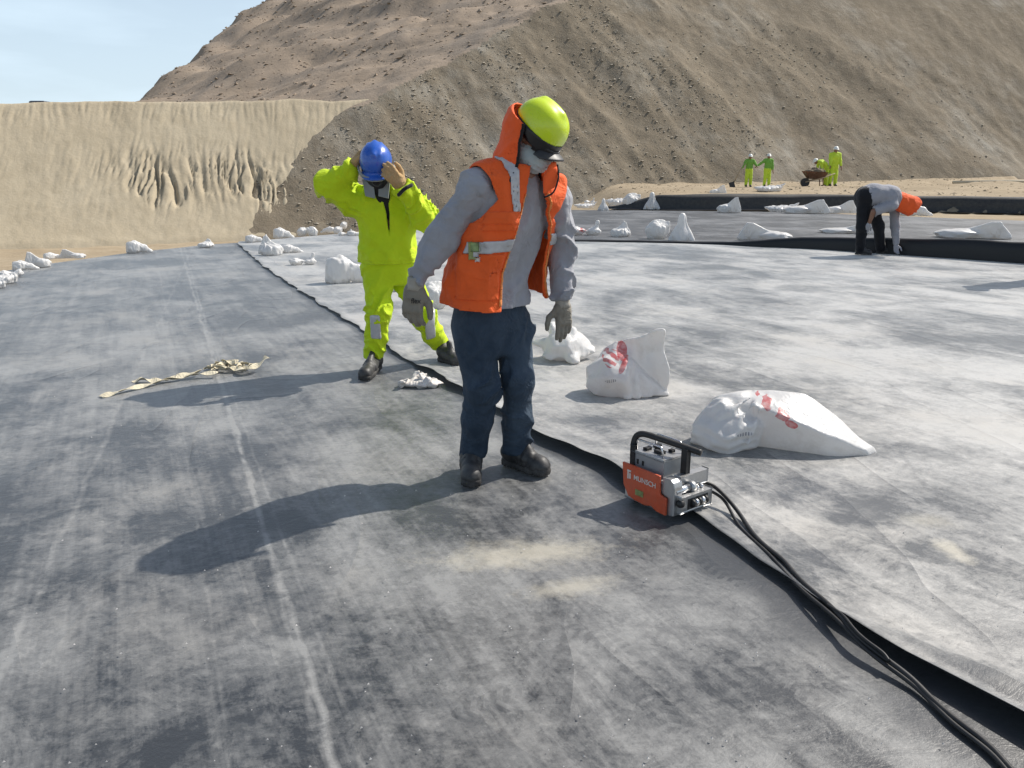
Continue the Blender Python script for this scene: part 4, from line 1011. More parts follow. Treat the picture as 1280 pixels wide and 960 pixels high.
def unit(v): v = v3(v); return v / np.linalg.norm(v)
def finger_pts(base, dv, back, L, curl):
    a = 0; p = v3(base); out = [p]; d = unit(dv); n = unit(back)
    for k, f in enumerate((.46, .31, .23)):
        a += curl * (.65, 1.0, .7)[k]; q = d * math.cos(a) - n * math.sin(a); p = p + q * L * f; out.append(p)
    return out
def hand_fn(wrist, dv, back, thumb, s=1.0, curl=(.35, .4, .45, .5), thick=1.0, thumb_out=.75):
    dv = unit(dv); thumb = unit(v3(thumb) - dv * (v3(thumb) @ dv)); back = unit(np.cross(dv, thumb)) * (1 if np.cross(dv, thumb) @ v3(back) > 0 else -1)
    w = v3(wrist); Mx = np.stack([dv, thumb, back])
    ch = []
    for i, (o, L) in enumerate(((.030, .074), (.010, .084), (-.011, .078), (-.031, .060))):
        ch.append(finger_pts(w + dv * (.092 - abs(o - .01) * .25) * s + thumb * o * s, dv + thumb * o * 1.6, back, L * s, curl[i]))
    tb_ = w + dv * .030 * s + thumb * .030 * s - back * .006
    t1 = tb_ + (dv * .6 + thumb * thumb_out - back * .25) * .046 * s; t2 = t1 + (dv * .9 + thumb * .22 - back * .2) * .034 * s; t3 = t2 + (dv * .97 - back * .25) * .022 * s
    r = .0098 * s * thick
    def fn(P):
        d = rbox(P, w + dv * .052 * s, (.050 * s, .040 * s, .0165 * s * thick), .015 * s, Mx)
        d = smin(d, rc(P, w - dv * .02 * s, w + dv * .03 * s, .029 * s, .032 * s), .02)
        for k in range(4): d = smin(d, chain(P, ch[k], [r * 1.08, r * 1.02, r * .95, r * .85], .003), .006)
        return smin(d, chain(P, [tb_, t1, t2, t3], [r * 1.6, r * 1.3, r * 1.12, r * .95], .004), .014)
    lo = w - .17 * s - .02; hi = w + .17 * s + .02; tip = w + dv * .2 * s
    return fn, np.minimum(w - .10 * s, tip - .10 * s), np.maximum(w + .10 * s, tip + .10 * s)
def hand_obj(name, mat, par, vox, *a, **k):
    fn, lo, hi = hand_fn(*a, **k); return sdf_obj(name, lambda P: fn(P) + crumple(P, 70, .0006, 3), lo, hi, vox, mat, par)
def boot(par, ankle, heel, toe, mat=None, sole_m=None, vox=.0055, s=1.0, shaft=.10):
    mat = mat or M_boot; sole_m = sole_m or M_sole
    h = v3(heel); t = v3(toe); h[2] = t[2] = h[2]; f = unit(t - h); L = float(np.linalg.norm(t - h)); z0 = h[2]; up = v3((0, 0, 1)); Mx = frame(f)
    a = v3(ankle); mid = (h + t) / 2
    def upper(P):
        q = loc(P, h, Mx); x = q[:, 0] / L
        d = chain(P, [h + f * .055 + up * .075 * s, h + f * L * .52 + up * .060 * s, h + f * (L - .048) + up * .043 * s], [.043 * s, .045 * s, .041 * s], .03)
        d = smin(d, ell(P, h + f * (L - .055) + up * .040 * s, (.058 * s, .048 * s, .042 * s), Mx), .02)
        sh = rc(P, h + f * .058 + up * .07 * s, a + up * shaft * .5, .047 * s, .054 * s); d = smin(d, sh, .035)
        d = d + .0025 * np.cos(q[:, 0] * 210) * np.exp(-((x - .55) / .12) ** 2) + crumple(P, 24, .002, 5)
        tongue = chain(P, [h + f * L * .58 + up * .100 * s, h + f * .115 + up * .15 * s], [.02, .02], .01); d = smin(d, tongue, .02)
        return np.maximum(d, (z0 + .022 * s) - P[:, 2])
    def sole(P):
        q = loc(P, mid + up * .017 * s, Mx); w = (.040 + .008 * sstep(-.05, .08, q[:, 0])) * s
        d = np.maximum(np.maximum(np.abs(q[:, 0]) - (L / 2 + .003), np.abs(q[:, 1]) - w), np.abs(q[:, 2]) - .017 * s)
        rnd = np.hypot(np.maximum(np.abs(q[:, 0]) - (L / 2 - .045), 0), q[:, 1]) - (w + .001) ; d = smax(d, rnd, .01)
        d = d + .003 * (np.sin(q[:, 0] * 330) > .3) * (q[:, 2] < .0)
        return np.maximum(d, -np.minimum(1, 0) + d)
    lo = np.minimum(np.minimum(h, t), a) - .11; hi = np.maximum(np.maximum(h, t), a) + .11; lo[2] = z0 - .02; hi[2] = a[2] + shaft
    b = sdf_obj('boot', upper, lo, hi, vox, mat, par)
    hi2 = hi.copy(); hi2[2] = z0 + .06; sdf_obj('sole', sole, lo, hi2, vox, sole_m, b)
    if vox < .008:
        for k in range(4):
            c = h + f * (L * (.60 - .075 * k)) + up * (.103 + .016 * k) * s; r_ = Mx[1]
            bm = bmesh.new(); add_tube(bm, [c - r_ * .03, c + up * .006, c + r_ * .03], .0035, 6); bm_obj('lace', bm, M_lace, b, True)
    return b
def person(pt, label, group=None): return thing('person', (pt[0], pt[1], pt[2] if len(pt) > 2 else 0.0), label, 'person', group)
def bounds(pts, m): p = np.array(pts); return p.min(0) - m, p.max(0) + m

# ------------------------------------------------------------------ worker in the orange vest
Y1 = 3.50
J = dict(pel=at(612, 398, 3.52), hipR=at(592, 408, 3.48), hipL=at(638, 406, 3.56), knR=at(603, 484, 3.42), anR=at(590, 572, 3.50),
         knL=at(648, 476, 3.50), anL=at(644, 566, 3.57), waist=at(615, 345, 3.53), chest=at(632, 280, 3.50), upch=at(641, 240, 3.48), neck=at(650, 222, 3.46),
         shR=at(597, 231, 3.38), shL=at(692, 246, 3.58), elR=at(553, 296, 3.37), wrR=at(520, 354, 3.33), elL=at(702, 312, 3.62), wrL=at(703, 376, 3.55), C=at(677, 160, 3.40))
YAW = R(44); FW = v3((math.sin(YAW), -math.cos(YAW), 0)); RT = v3((-math.cos(YAW), -math.sin(YAW), 0))      # forward and his right-hand side
hy_, hp_ = R(58), R(42)
HF = v3((math.sin(hy_) * math.cos(hp_), -math.cos(hy_) * math.cos(hp_), -math.sin(hp_))); HU = v3((math.sin(hy_) * math.sin(hp_), -math.cos(hy_) * math.sin(hp_), math.cos(hp_)))
HM = frame(HF, HU); C = J['C']
def hpt(f, r, u): return C + HM[0] * f + HM[1] * r + HM[2] * u
root = person((-.07, 3.5, .0), 'worker in orange vest, jeans and yellow helmet walking beside the seam, looking down')
zp = [J['pel'][2] - .10, J['pel'][2], J['waist'][2], J['chest'][2], J['upch'][2], J['neck'][2] + .01]
cs_ = [J['pel'], J['pel'], J['waist'], J['chest'], J['upch'], J['neck']]
W0 = [.150, .165, .155, .175, .165, .07]; D0 = [.115, .12, .118, .125, .105, .065]
def torso(P, off=0.0): return loftz(P, zp, cs_, [w + off for w in W0], [d + off for d in D0], FW, .04)
def head1(P):
    q = loc(P, C, HM) / .92
    d = ell(q, (-.005, 0, .0), (.098, .076, .105)); d = smin(d, ell(q, (.03, 0, -.085), (.062, .056, .075)), .05)      # skull and jaw
    d = smin(d, rc(q, (.088, 0, -.035), (.108, 0, -.072), .010, .016), .014)                                           # nose
    for s in (-1, 1): d = smin(d, ell(q, (-.01, s * .080, -.055), (.026, .010, .034)), .01)                             # ears
    d = smin(d, rc(q, (.086, -.018, -.112), (.086, .018, -.112), .008, .008), .012); d = smin(d, rc(q, (.080, -.04, -.022), (.080, .04, -.022), .011, .011), .012)
    return d * .92
def body1(P):
    d, _, _ = torso(P, -.012); d = smin(d, rc(P, J['neck'] - (0, 0, .04), hpt(-.01, 0, -.07), .055, .050), .03); d = smin(d, head1(P), .02)
    for s in 'RL':
        d = smin(d, chain(P, [J['upch'] * .4 + J['sh' + s] * .6, J['sh' + s], J['el' + s], J['wr' + s]], [.05, .055, .042, .028], .02), .03)
        d = smin(d, chain(P, [J['hip' + s], J['kn' + s], J['an' + s]], [.080, .056, .040], .02), .03)
        w = J['wr' + s]; d = smin(d, rc(P, w, w + unit(w - J['el' + s]) * .045, .022, .018), .01)
    return d
lo, hi = bounds(list(J.values()), .17); lo[2] = .06
sdf_obj('body', body1, lo, hi, .011, M_skin, root)
# grey long-sleeved jersey
def shirt1(P):
    d, a, b = torso(P, .010); d = smin(d, rc(P, J['neck'] - (0, 0, .03), J['neck'] + (0, 0, .02), .070, .064), .04)
    sk_, _, _ = loftz(P, [J['pel'][2] + .02, J['pel'][2] + .10, J['waist'][2] + .05], [J['pel'], J['pel'], J['waist']], [.192, .186, .165], [.150, .142, .128], FW, .01); d = smin(d, sk_, .02)
    for s in 'RL':
        sh, el_, wr = J['sh' + s], J['el' + s], J['wr' + s]; cuff = el_ + (wr - el_) * .88
        arm = chain(P, [J['upch'] * .35 + sh * .65, sh, el_, cuff], [.064, .070, .060, .046], .03)
        arm = arm - folds(P, sh, el_, 70, .020, 11, .5, .85) - folds(P, el_, cuff, 95, .018, 14, .5, .75) - folds(P, sh, el_, 50, .009, 17, .5, .4)
        e = cuff + unit(wr - el_) * .022; arm = smax(arm, (P - e) @ unit(wr - el_), .006); d = smin(d, arm, .025)
    d = d - .016 * (1 - np.abs(np.sin(a * 21 + P[:, 2] * 5 + 2.4 * noise(P * 4, 8)))) * sstep(.22, .0, P[:, 2] - J['chest'][2])
    return np.maximum(d + crumple(P, 8, .007, 12) + crumple(P, 17, .003, 13), (J['pel'][2] + .062) - P[:, 2])
sdf_obj('shirt', shirt1, lo, hi, .0075, M_grey_shirt, root)
# jeans
def jeans1(P):
    d, a, b = loftz(P, [J['pel'][2] - .16, J['pel'][2] - .02, J['pel'][2] + .12], [J['pel'] - v3((0, 0, .1)), J['pel'], J['pel']], [.165, .176, .166], [.12, .130, .123], FW, .03)
    for s in 'RL':
        hip, kn, an = J['hip' + s], J['kn' + s], J['an' + s]; hem = an + v3((0, 0, .0))
        leg = chain(P, [hip, kn, kn + (an - kn) * .45, hem], [.098, .080 if s == 'R' else .077, .072 if s == 'R' else .068, .066 if s == 'R' else .070], .03)
        leg = leg - folds(P, hip, kn, 50, .015 if s == 'R' else .009, 21 if s == 'R' else 37, .5, .9) - folds(P, kn, an, 60, .012, 22 if s == 'R' else 38, .5, .85) - folds(P, hip, kn, 40, .015, 23 if s == 'R' else 33, .45, .2)
        leg = leg + crumple(P * v3((1, 1, .5)), 9, .005, 24)
        leg = np.maximum(leg, hem[2] + .004 - P[:, 2]); legs_ = leg if s == 'R' else smin(legs_, leg, .006)
    d = smin(d, legs_, .022)
    d = np.maximum(d, P[:, 2] - (J['pel'][2] + .105)); return d + crumple(P, 7, .003, 25)
l2, h2 = bounds([J[k] for k in ('pel', 'hipR', 'hipL', 'knR', 'knL', 'anR', 'anL')], .17); l2[2] = .05
sdf_obj('jeans', jeans1, l2, h2, .007, M_jean, root)
# boots
boot(root, J['anR'] + v3((0, 0, -.02)), (-.195, 3.60, .011), (-.180, 3.31, .011)); boot(root, J['anL'] + v3((0, 0, -.02)), (-.045, 3.635, .011), (.165, 3.455, .011))
# vest: an open shell round the torso
WV = [.206, .203, .197, .195, .172, .092]; DV = [.168, .163, .157, .150, .125, .082]
zv = [J['pel'][2] + .01, J['pel'][2] + .09, J['waist'][2] + .03, J['chest'][2], J['upch'][2], J['neck'][2] + .045]
def vest_core(P):
    d, a, b = loftz(P, zv, [at(612, 378, 3.52), at(613, 362, 3.53), J['waist'], J['chest'], J['upch'], J['neck']], WV, DV, FW, .03)
    phi = np.degrees(np.arctan2(-a, b))          # loftz's a runs to his right: positive phi is his left, where the panel hangs free
    low = sstep(J['neck'][2] - .1, J['waist'][2] - .05, P[:, 2]) if False else 1 - sstep(J['waist'][2] - .02, J['upch'][2], P[:, 2])
    d = d - .055 * sstep(20, 75, phi) * sstep(170, 110, phi) * (.35 + .65 * low)
    for s in 'RL': d = smin(d, rc(P, J['neck'] - v3((0, 0, .02)), J['neck'] * .2 + J['sh' + s] * .8 + v3((0, 0, .0)), .072, .080), .05)
    d = d - .017 * (1 - np.abs(np.sin(np.radians(phi) * 4.0 + 2.3 * noise(P * 4, 41) + P[:, 2] * 4))) * (.35 + .65 * low) - crumple(P, 7, .009, 42) - crumple(P, 16, .003, 43)
    return d, a, b, phi
def vest_cut(P, d, phi, a, b):
    for s in 'RL':
        ax = unit(J['el' + s] - J['sh' + s]) * .6 + (RT if s == 'R' else -RT) * .9; ax = unit(ax); o_ = J['sh' + s] + v3((0, 0, -.015))
        q = P - o_; t = q @ ax; rr = np.linalg.norm(q - t[:, None] * ax, axis=1)
        d = smax(d, -np.maximum(rr - .108, -.018 - t), .01)
    nk = rc(P, J['neck'] + v3((0, 0, -.02)), J['neck'] + v3((.01, -.01, .2)) + FW * .03, .076, .11); d = smax(d, -nk, .01)
    half = np.interp(P[:, 2], [zv[0], J['waist'][2], J['chest'][2], J['upch'][2]], [30, 27, 25, 19]); halfL = np.interp(P[:, 2], [zv[0], J['waist'][2], J['chest'][2], J['upch'][2]], [60, 52, 38, 20])
    wob = 2.0 * noise(P * v3((0, 0, 9)), 44)
    return np.maximum(d, np.minimum(halfL + wob - phi, phi + half + wob) * .0035)   # >0 inside the opening
hemz = zv[0] + .068
def vest1(P):
    d, a, b, phi = vest_core(P); s = np.abs(d) - .0065; s = vest_cut(P, s, phi, a, b)
    hem = hemz - .02 * np.cos(np.radians(phi + 20)) + .012 * sstep(30, 90, phi); s = np.maximum(s, hem - P[:, 2])
    return s
lv, hv = bounds([J['pel'], J['neck'], J['shR'], J['shL'], J['waist']], .27); lv[2] = zv[0] - .04; hv[2] = J['neck'][2] + .16
vest = sdf_obj('vest', vest1, lv, hv, .0065, M_vest, root)
def on_vest(name, mat, region, t0=.0055, th=.004, vox=.0055, par=None):
    """a strip or patch lying on the outside of the vest"""
    def fn(P):
        d, a, b, phi = vest_core(P); s = np.abs(d - t0 - th) - th; s = vest_cut(P, s, phi, a, b); return np.maximum(np.maximum(s, region(P, a, b, phi)), hemz + .002 - P[:, 2])
    return sdf_obj(name, fn, lv, hv, vox, mat, par or vest)
zb = at(600, 303, 3.36)[2]
on_vest('reflective_strip', M_tape, lambda P, a, b, phi: np.maximum(np.abs(P[:, 2] - zb + .05 * (a - .1) * 0 - .02 * np.sin(np.radians(phi))) - .026, np.maximum(phi * .003 + .055, -.25 - phi * .003)), .007)
on_vest('reflective_strip', M_tape, lambda P, a, b, phi: np.maximum(np.maximum(np.abs(a - .100 - .10 * (P[:, 2] - J['upch'][2])) - .017, (J['chest'][2] + .055) - P[:, 2]), np.maximum(-.02 - b, -.2 - b)), .007)
on_vest('reflective_strip', M_tape, lambda P, a, b, phi: np.maximum(np.abs(P[:, 2] - zb) - .026, np.maximum(40 - phi, phi - 120) * .003), .007)
on_vest('pocket', M_vest, lambda P, a, b, phi: np.maximum(np.maximum(P[:, 2] - (J['chest'][2] + .045), zb + .05 - P[:, 2]), np.maximum(phi + 30, -68 - phi) * .003), .003, .0055)
on_vest('pocket_flap', M_vest, lambda P, a, b, phi: np.maximum(np.maximum(P[:, 2] - (J['chest'][2] + .062), J['chest'][2] + .010 - P[:, 2]), np.maximum(phi + 28, -70 - phi) * .003), .008, .0055)
on_vest('pocket', M_vest, lambda P, a, b, phi: np.maximum(np.maximum(P[:, 2] - (zb - .045), hemz + .03 - P[:, 2]), np.maximum(phi + 33, -85 - phi) * .003), .003, .0055)
on_vest('pocket', M_vest, lambda P, a, b, phi: np.maximum(np.maximum(P[:, 2] - (J['chest'][2] + .03), zb + .05 - P[:, 2]), np.maximum(60 - phi, phi - 95) * .003), .003, .0055)
for sg_ in (-1, 1):   # zip tape along each front edge
    on_vest('zip_tape', M_zip, lambda P, a, b, phi: np.maximum((sg_ * phi - (np.interp(P[:, 2], [zv[0], J['waist'][2], J['chest'][2], J['upch'][2]], [60, 52, 38, 20] if sg_ > 0 else [30, 27, 25, 19]) + 3.6)) * .003, np.maximum(-sg_ * phi * .003, P[:, 2] - J['upch'][2])), .004, .004)
# small badge clipped to the strip
M_badge = hard_mat('badge_green', (.22, .30, .12), .4, 0, .5, .05); bp = at(592, 314, 3.315)
for (nm, dx, dz, w, h, m_) in (('badge', .006, .018, .016, .018, M_badge), ('badge_clip', .010, -.012, .010, .010, M_tape), ('badge_cord', -.004, .0, .016, .034, M_brass), ('badge_clip', .016, -.034, .008, .007, M_white_p)):
    bm = bmesh.new(); add_box(bm, bp + v3((dx, (-.004 if nm != 'badge_cord' else .004), dz)), (w, .004, h), frame((.9, -.35, 0)), .003); bm_obj(nm, bm, m_, vest)
# hood of orange cloth under the helmet, black binding on its edges
HA = hpt(-.028, 0, -.03); HB = J['neck'] + v3((.0, .01, .02)); hoodf = unit(v3((math.sin(R(62)), -math.cos(R(62)), -.25)))
def hood_core(P):
    d = rc(P, HA, HB, .117, .108); d = smin(d, rc(P, HB, HB + FW * .055 - RT * .05 + v3((0, 0, -.08)), .085, .07), .04); d = smin(d, rc(P, HB, HB + RT * .06 + v3((0, 0, -.045)), .085, .085), .04)
    return d - .010 * (1 - np.abs(np.sin(P[:, 2] * 22 + 2 * noise(P * 7, 51)))) - crumple(P, 10, .005, 52)
def hood1(P, grow=0.0, dd=.005):
    d = np.abs(hood_core(P)) - dd; q = loc(P, C, HM)
    t = (P - HA) @ hoodf; op = -(t - .018 + .10 * sstep(-.05, -.25, P[:, 2] - HA[2]) * 0)                              # open towards the face
    side = (P - HB) @ unit(np.cross(hoodf, (0, 0, 1)))
    gap = np.maximum(-op, 0) * 0
    d = np.maximum(d, -op - grow)
    d = np.maximum(d, q[:, 2] - .0); return np.maximum(d, (HB[2] - .105 + .35 * np.abs(side)) - P[:, 2])
l3, h3 = bounds([HA, HB], .24)
hood = sdf_obj('neck_hood', hood1, l3, h3, .006, M_hood, root)
def bind(P, side_sign=0):
    d = np.abs(hood_core(P)) - .0085; t = (P - HA) @ hoodf; q = loc(P, C, HM); side = (P - HB) @ unit(np.cross(hoodf, (0, 0, 1)))
    return np.maximum(np.maximum(np.maximum(d, np.abs(t - .015) - .0045), q[:, 2]), (HB[2] - .105 + .35 * np.abs(side)) - P[:, 2])
for sg_ in (-1, 1):
    sdf_obj('hood_binding', lambda P: np.maximum(bind(P), -sg_ * ((P - HA) @ unit(np.cross(hoodf, (0, 0, 1))))), l3, h3, .005, M_trim, hood)
# free front corner of the hood hanging on his left chest
fa, fb, fc = at(683, 214, 3.33), at(697, 216, 3.36), at(690, 243, 3.34)
def corner(P):
    d = chain(P, [at(690, 205, 3.36), at(688, 226, 3.33), at(681, 240, 3.32)], [.020, .030, .012], .02); return np.maximum(d + crumple(P, 12, .003, 55), np.abs((P - at(688, 225, 3.335)) @ unit((.5, -.85, -.1))) - .011)
lc, hc = bounds([fa, fb, fc], .07); sdf_obj('hood_flap', corner, lc, hc, .005, M_hood, hood)
bm = bmesh.new(); add_tube(bm, spline([at(697, 206, 3.35), at(698, 222, 3.33), at(692, 240, 3.315), at(680, 247, 3.31)], 5), .004, 6); bm_obj('hood_binding', bm, M_trim, hood, True)
# helmet: dome, low ridge, short peak; black lining and smoked visor under it
def dome(q):
    r = np.abs(q - v3((-.004, 0, -.002))) / v3((.114, .101, .110)); k0 = (r ** 2.25).sum(1) ** (1 / 2.25); return (k0 - 1) * .105
def helmet1(P):
    q = loc(P, C, HM); d = dome(q); d = smin(d, rc(q, (-.06, 0, .090), (.04, 0, .096), .008, .008), .03)
    d = smax(d, -ell(q, (-.004, 0, .0), (.104, .091, .10)), .004)
    return np.maximum(d, -.004 - q[:, 2])
lh, hh = C - .22, C + .22
helm = sdf_obj('helmet', helmet1, lh, hh, .0055, M_helm_y, root)
def lining(P):
    q = loc(P, C, HM); q2 = q.copy(); q2[:, 2] *= .35
    d = np.abs(ell(q2, (-.004, 0, 0), (.113, .100, .14))) - .006; d = np.maximum(np.maximum(d, q[:, 2] + .001), -.034 - q[:, 2] - .30 * np.clip(q[:, 0], -.08, .1))
    return d
sdf_obj('helmet_lining', lining, lh, hh, .0055, M_blackp, helm)
def peak(P):
    q = loc(P, C, HM); q = q - v3((.074, 0, -.026)); r_ = np.stack([q[:, 0], q[:, 1], q[:, 2] + .12 * q[:, 0] + 4 * q[:, 1] ** 2], 1)
    d = np.maximum(np.hypot(r_[:, 0] / 1.0, r_[:, 1] * .85) - .082, np.abs(r_[:, 2]) - .0045); return np.maximum(d, .005 - r_[:, 0])
sdf_obj('visor', peak, lh, hh, .0045, M_visor, helm)
# mask, dark glasses
def maskfn(P):
    q = loc(P, C, HM); d = ell(q, (.030, 0, -.105), (.086, .068, .070)); d = smin(d, ell(q, (.085, 0, -.085), (.035, .03, .035)), .03); d = d + .0022 * np.sin(q[:, 2] * 260) * (np.abs(q[:, 1]) < .05)
    d = np.abs(d) - .0035; return np.maximum(np.maximum(d, -.010 - q[:, 0]), np.maximum(q[:, 2] + .062, -.168 - q[:, 2]))
sdf_obj('face_mask', maskfn, lh, hh, .005, M_mask, root)
def glasses(P):
    q = loc(P, C, HM); d = np.abs(ell(q, (.012, 0, -.038), (.108, .086, .10))) - .0035; lens = np.abs(q[:, 2] + .042) - (.021 - .012 * (q[:, 0] < .05)); return np.maximum(np.maximum(d, lens), -.02 - q[:, 0])
sdf_obj('dark_glasses', glasses, lh, hh, .0045, M_blackp, root)
# gloves
gR = hand_obj('glove', M_glove, root, .0042, J['wrR'] + v3((-.004, 0, -.012)), (-.14, -.1, -1), (-.35, -.9, 0), (.95, -.3, 0), 1.12, (.55, .6, .6, .65), 1.15, .55)
gL = hand_obj('glove', M_glove, root, .0042, J['wrL'] + v3((0, 0, -.012)), (.08, -.1, -1), (.45, -.85, 0), (-.9, -.45, 0), .98, (.16, .22, .26, .3), 1.1, .75)
for g_, w_, sg in ((gR, J['wrR'], 1), (gL, J['wrL'], -1)):   # knitted cuff and the black size print on the back of the hand
    bm = bmesh.new(); dv_ = unit(v3((-.14, -.1, -1)) if sg > 0 else v3((.08, -.1, -1))); r0_ = .038 if sg > 0 else .034
    add_tube(bm, [w_ - dv_ * .022, w_ - dv_ * .01, w_ + dv_ * .012, w_ + dv_ * .03], [r0_ * 1.0, r0_ * .98, r0_ * .95, r0_ * .98], 20); bm_obj('glove_cuff', bm, M_knit, g_, True)
M_print = hard_mat('black_print', (.03, .028, .026), .8, 0, .1, 0)
text_obj('lettering', 'flex', .030, J['wrR'] + v3((-.018, -.038, -.078)), unit((.95, -.30, .05)), (0.05, 0, 1), M_print, gR, .001)

# ------------------------------------------------------------------ worker in lime yellow adjusting his helmet
K = dict(pel=at(487, 328, 5.60), hipR=at(471, 334, 5.57), hipL=at(503, 334, 5.64), knR=at(473, 394, 5.47), anR=at(467, 447, 5.50), knL=at(529, 396, 5.70), anL=at(553, 436, 5.84),
         waist=at(485, 300, 5.60), chest=at(484, 265, 5.58), upch=at(481, 247, 5.57), neck=at(477, 236, 5.54), shR=at(444, 252, 5.56), shL=at(516, 257, 5.58),
         elR=at(411, 232, 5.46), wrR=at(441, 208, 5.44), elL=at(530, 271, 5.46), wrL=at(502, 233, 5.34), C=at(470, 203, 5.42))
FW2 = unit((.10, -1, 0)); RT2 = v3((FW2[1], -FW2[0], 0))
hf2 = v3((.06, -math.cos(R(38)), -math.sin(R(38)))); HM2 = frame(hf2, (0, -.6, .8)); C2 = K['C']
root2 = person((-.72, 5.62, .0), 'worker in lime yellow suit and blue helmet raising both hands to his head')
zk = [K['pel'][2] - .10, K['pel'][2], K['waist'][2], K['chest'][2], K['upch'][2], K['neck'][2] + .01]; ck = [K['pel'], K['pel'], K['waist'], K['chest'], K['upch'], K['neck']]
def torso2(P, off): return loftz(P, zk, ck, [w + off for w in (.15, .16, .155, .17, .155, .07)], [w + off for w in (.11, .115, .115, .12, .10, .065)], FW2, .04)
def head_generic(q):
    d = ell(q, (-.005, 0, .0), (.098, .076, .105)); d = smin(d, ell(q, (.03, 0, -.085), (.062, .056, .075)), .05); d = smin(d, rc(q, (.088, 0, -.035), (.108, 0, -.072), .010, .016), .014)
    for s in (-1, 1): d = smin(d, ell(q, (-.01, s * .080, -.055), (.026, .010, .034)), .01)
    return d
def body2(P):
    d = torso2(P, -.012)[0]; d = smin(d, rc(P, K['neck'] - (0, 0, .04), C2 + HM2[2] * -.08, .055, .05), .03); d = smin(d, head_generic(loc(P, C2, HM2)), .02)
    for s in 'RL':
        d = smin(d, chain(P, [K['upch'] * .4 + K['sh' + s] * .6, K['sh' + s], K['el' + s], K['wr' + s]], [.05, .055, .042, .028], .02), .03)
        d = smin(d, chain(P, [K['hip' + s], K['kn' + s], K['an' + s]], [.08, .056, .04], .02), .03)
    return d
lo, hi = bounds(list(K.values()), .16); lo[2] = .06
sdf_obj('body', body2, lo, hi, .012, M_skin, root2)
def jacket2(P):
    P = np.asarray(P, np.float32)
    z = [K['pel'][2] - .02, K['pel'][2] + .08, K['waist'][2] + .05, K['chest'][2], K['upch'][2], K['neck'][2] + .03]
    d, a, b = loftz(P, z, [at(484, 324, 5.6), at(484, 312, 5.6), K['waist'], K['chest'], K['upch'], K['neck']], [.195, .188, .182, .19, .175, .085], [.155, .15, .145, .145, .125, .085], FW2, .03)
    for s in 'RL':
        sh, e_, w = K['sh' + s], K['el' + s], K['wr' + s]; cuff = e_ + (w - e_) * .9
        arm = chain(P, [K['upch'] * .4 + sh * .6, sh, e_, cuff], [.085, .088, .078, .052], .03) - folds(P, sh, e_, 70, .020, 61, .5, .7) - folds(P, e_, cuff, 80, .018, 62, .6, .4)
        arm = smax(arm, (P - cuff) @ unit(w - e_) - .02, .006); d = smin(d, arm, .035)
    d = d - .018 * (1 - np.abs(np.sin(a * 17 - P[:, 2] * 8 + 2.6 * noise(P * 4, 63)))) - crumple(P, 8, .010, 64) - crumple(P, 17, .0025, 65)
    col_ = rc(P, K['neck'] - v3((0, 0, .03)), K['neck'] + v3((0, -.02, .05)), .085, .082); d = smin(d, col_, .02)
    slit = np.maximum(np.abs(a + .012 - .03 * (P[:, 2] - K['chest'][2])) - np.interp(P[:, 2], [K['waist'][2] + .05, K['neck'][2]], [.003, .020]), np.maximum(.03 - b, (K['waist'][2] + .04) - P[:, 2])); d = smax(d, -slit, .006)
    hem = np.abs(P[:, 2] - (z[0] + .03)) - .006; d = d + .006 * (np.abs(P[:, 2] - (z[0] + .04)) < .006)
    return np.maximum(smax(d, -rc(P, K['neck'] + v3((0, -.03, .02)), C2, .060, .07), .008), z[0] + .02 - P[:, 2])
jk = sdf_obj('jacket', jacket2, lo, hi, .009, M_lime, root2)
def band2(P):   # grey reflective band round the raised upper arm near its elbow
    e_ = K['elR']; ax = unit(K['elR'] - K['shR']); d = rc(P, e_ - ax * .045, e_ + ax * .01, .089, .089); return d
sdf_obj('reflective_band', lambda P: np.maximum(rc(P, K['shR'], K['elR'] + unit(K['elR'] - K['shR']) * .0, .092, .0855), np.maximum(-((P - K['elR']) @ unit(K['elR'] - K['shR']) + .035), ((P - K['elR']) @ unit(K['elR'] - K['shR'])) - .03)), K['elR'] - .16, K['elR'] + .16, .009, M_tape, jk)
def liner2(P):
    d = chain(P, [K['chest'] + FW2 * .09, K['upch'] + FW2 * .09, K['neck'] + FW2 * .06], [.05, .055, .06], .03); return d
sdf_obj('inner_shirt', liner2, *bounds([K['chest'], K['neck']], .17), .01, M_dark, root2)
for sx in (-1, 1):   # grey lining of the turned-down collar
    a0 = K['neck'] + v3((sx * .055 - .01, -.11, .015)); bm = bmesh.new()
    vs = [bm.verts.new(Vector((a0 + v3(q)).tolist())) for q in ((-.045, .02, .045), (.03, .0, .03), (.045 if sx < 0 else .02, -.035, -.075), (-.02 if sx < 0 else -.045, -.03, -.06))]
    f = bm.faces.new(vs); r_ = bmesh.ops.extrude_face_region(bm, geom=[f]); bmesh.ops.translate(bm, verts=[g for g in r_['geom'] if isinstance(g, bmesh.types.BMVert)], vec=Vector((0, -.01, .004)))
    bm_obj('collar', bm, M_collar, jk)
def trousers2(P):
    d, a, b = loftz(P, [K['pel'][2] - .15, K['pel'][2], K['pel'][2] + .10], [K['pel'] - v3((0, 0, .1)), K['pel'], K['pel']], [.165, .175, .165], [.12, .128, .12], FW2, .03)
    for s in 'RL':
        hip, kn, an = K['hip' + s], K['kn' + s], K['an' + s]
        leg = chain(P, [hip, kn, kn + (an - kn) * .5, an], [.106, .090, .080, .074], .03) - folds(P, hip, kn, 55, .018, 71, .5, .9) - folds(P, kn, an, 62, .018, 72, .5, .9) - folds(P, hip, kn, 45, .018, 73, .4, .1)
        d = smin(d, np.maximum(leg + crumple(P, 7, .006, 74), an[2] + .0 - P[:, 2]), .03)
    return np.maximum(d, P[:, 2] - K['pel'][2] - .09)
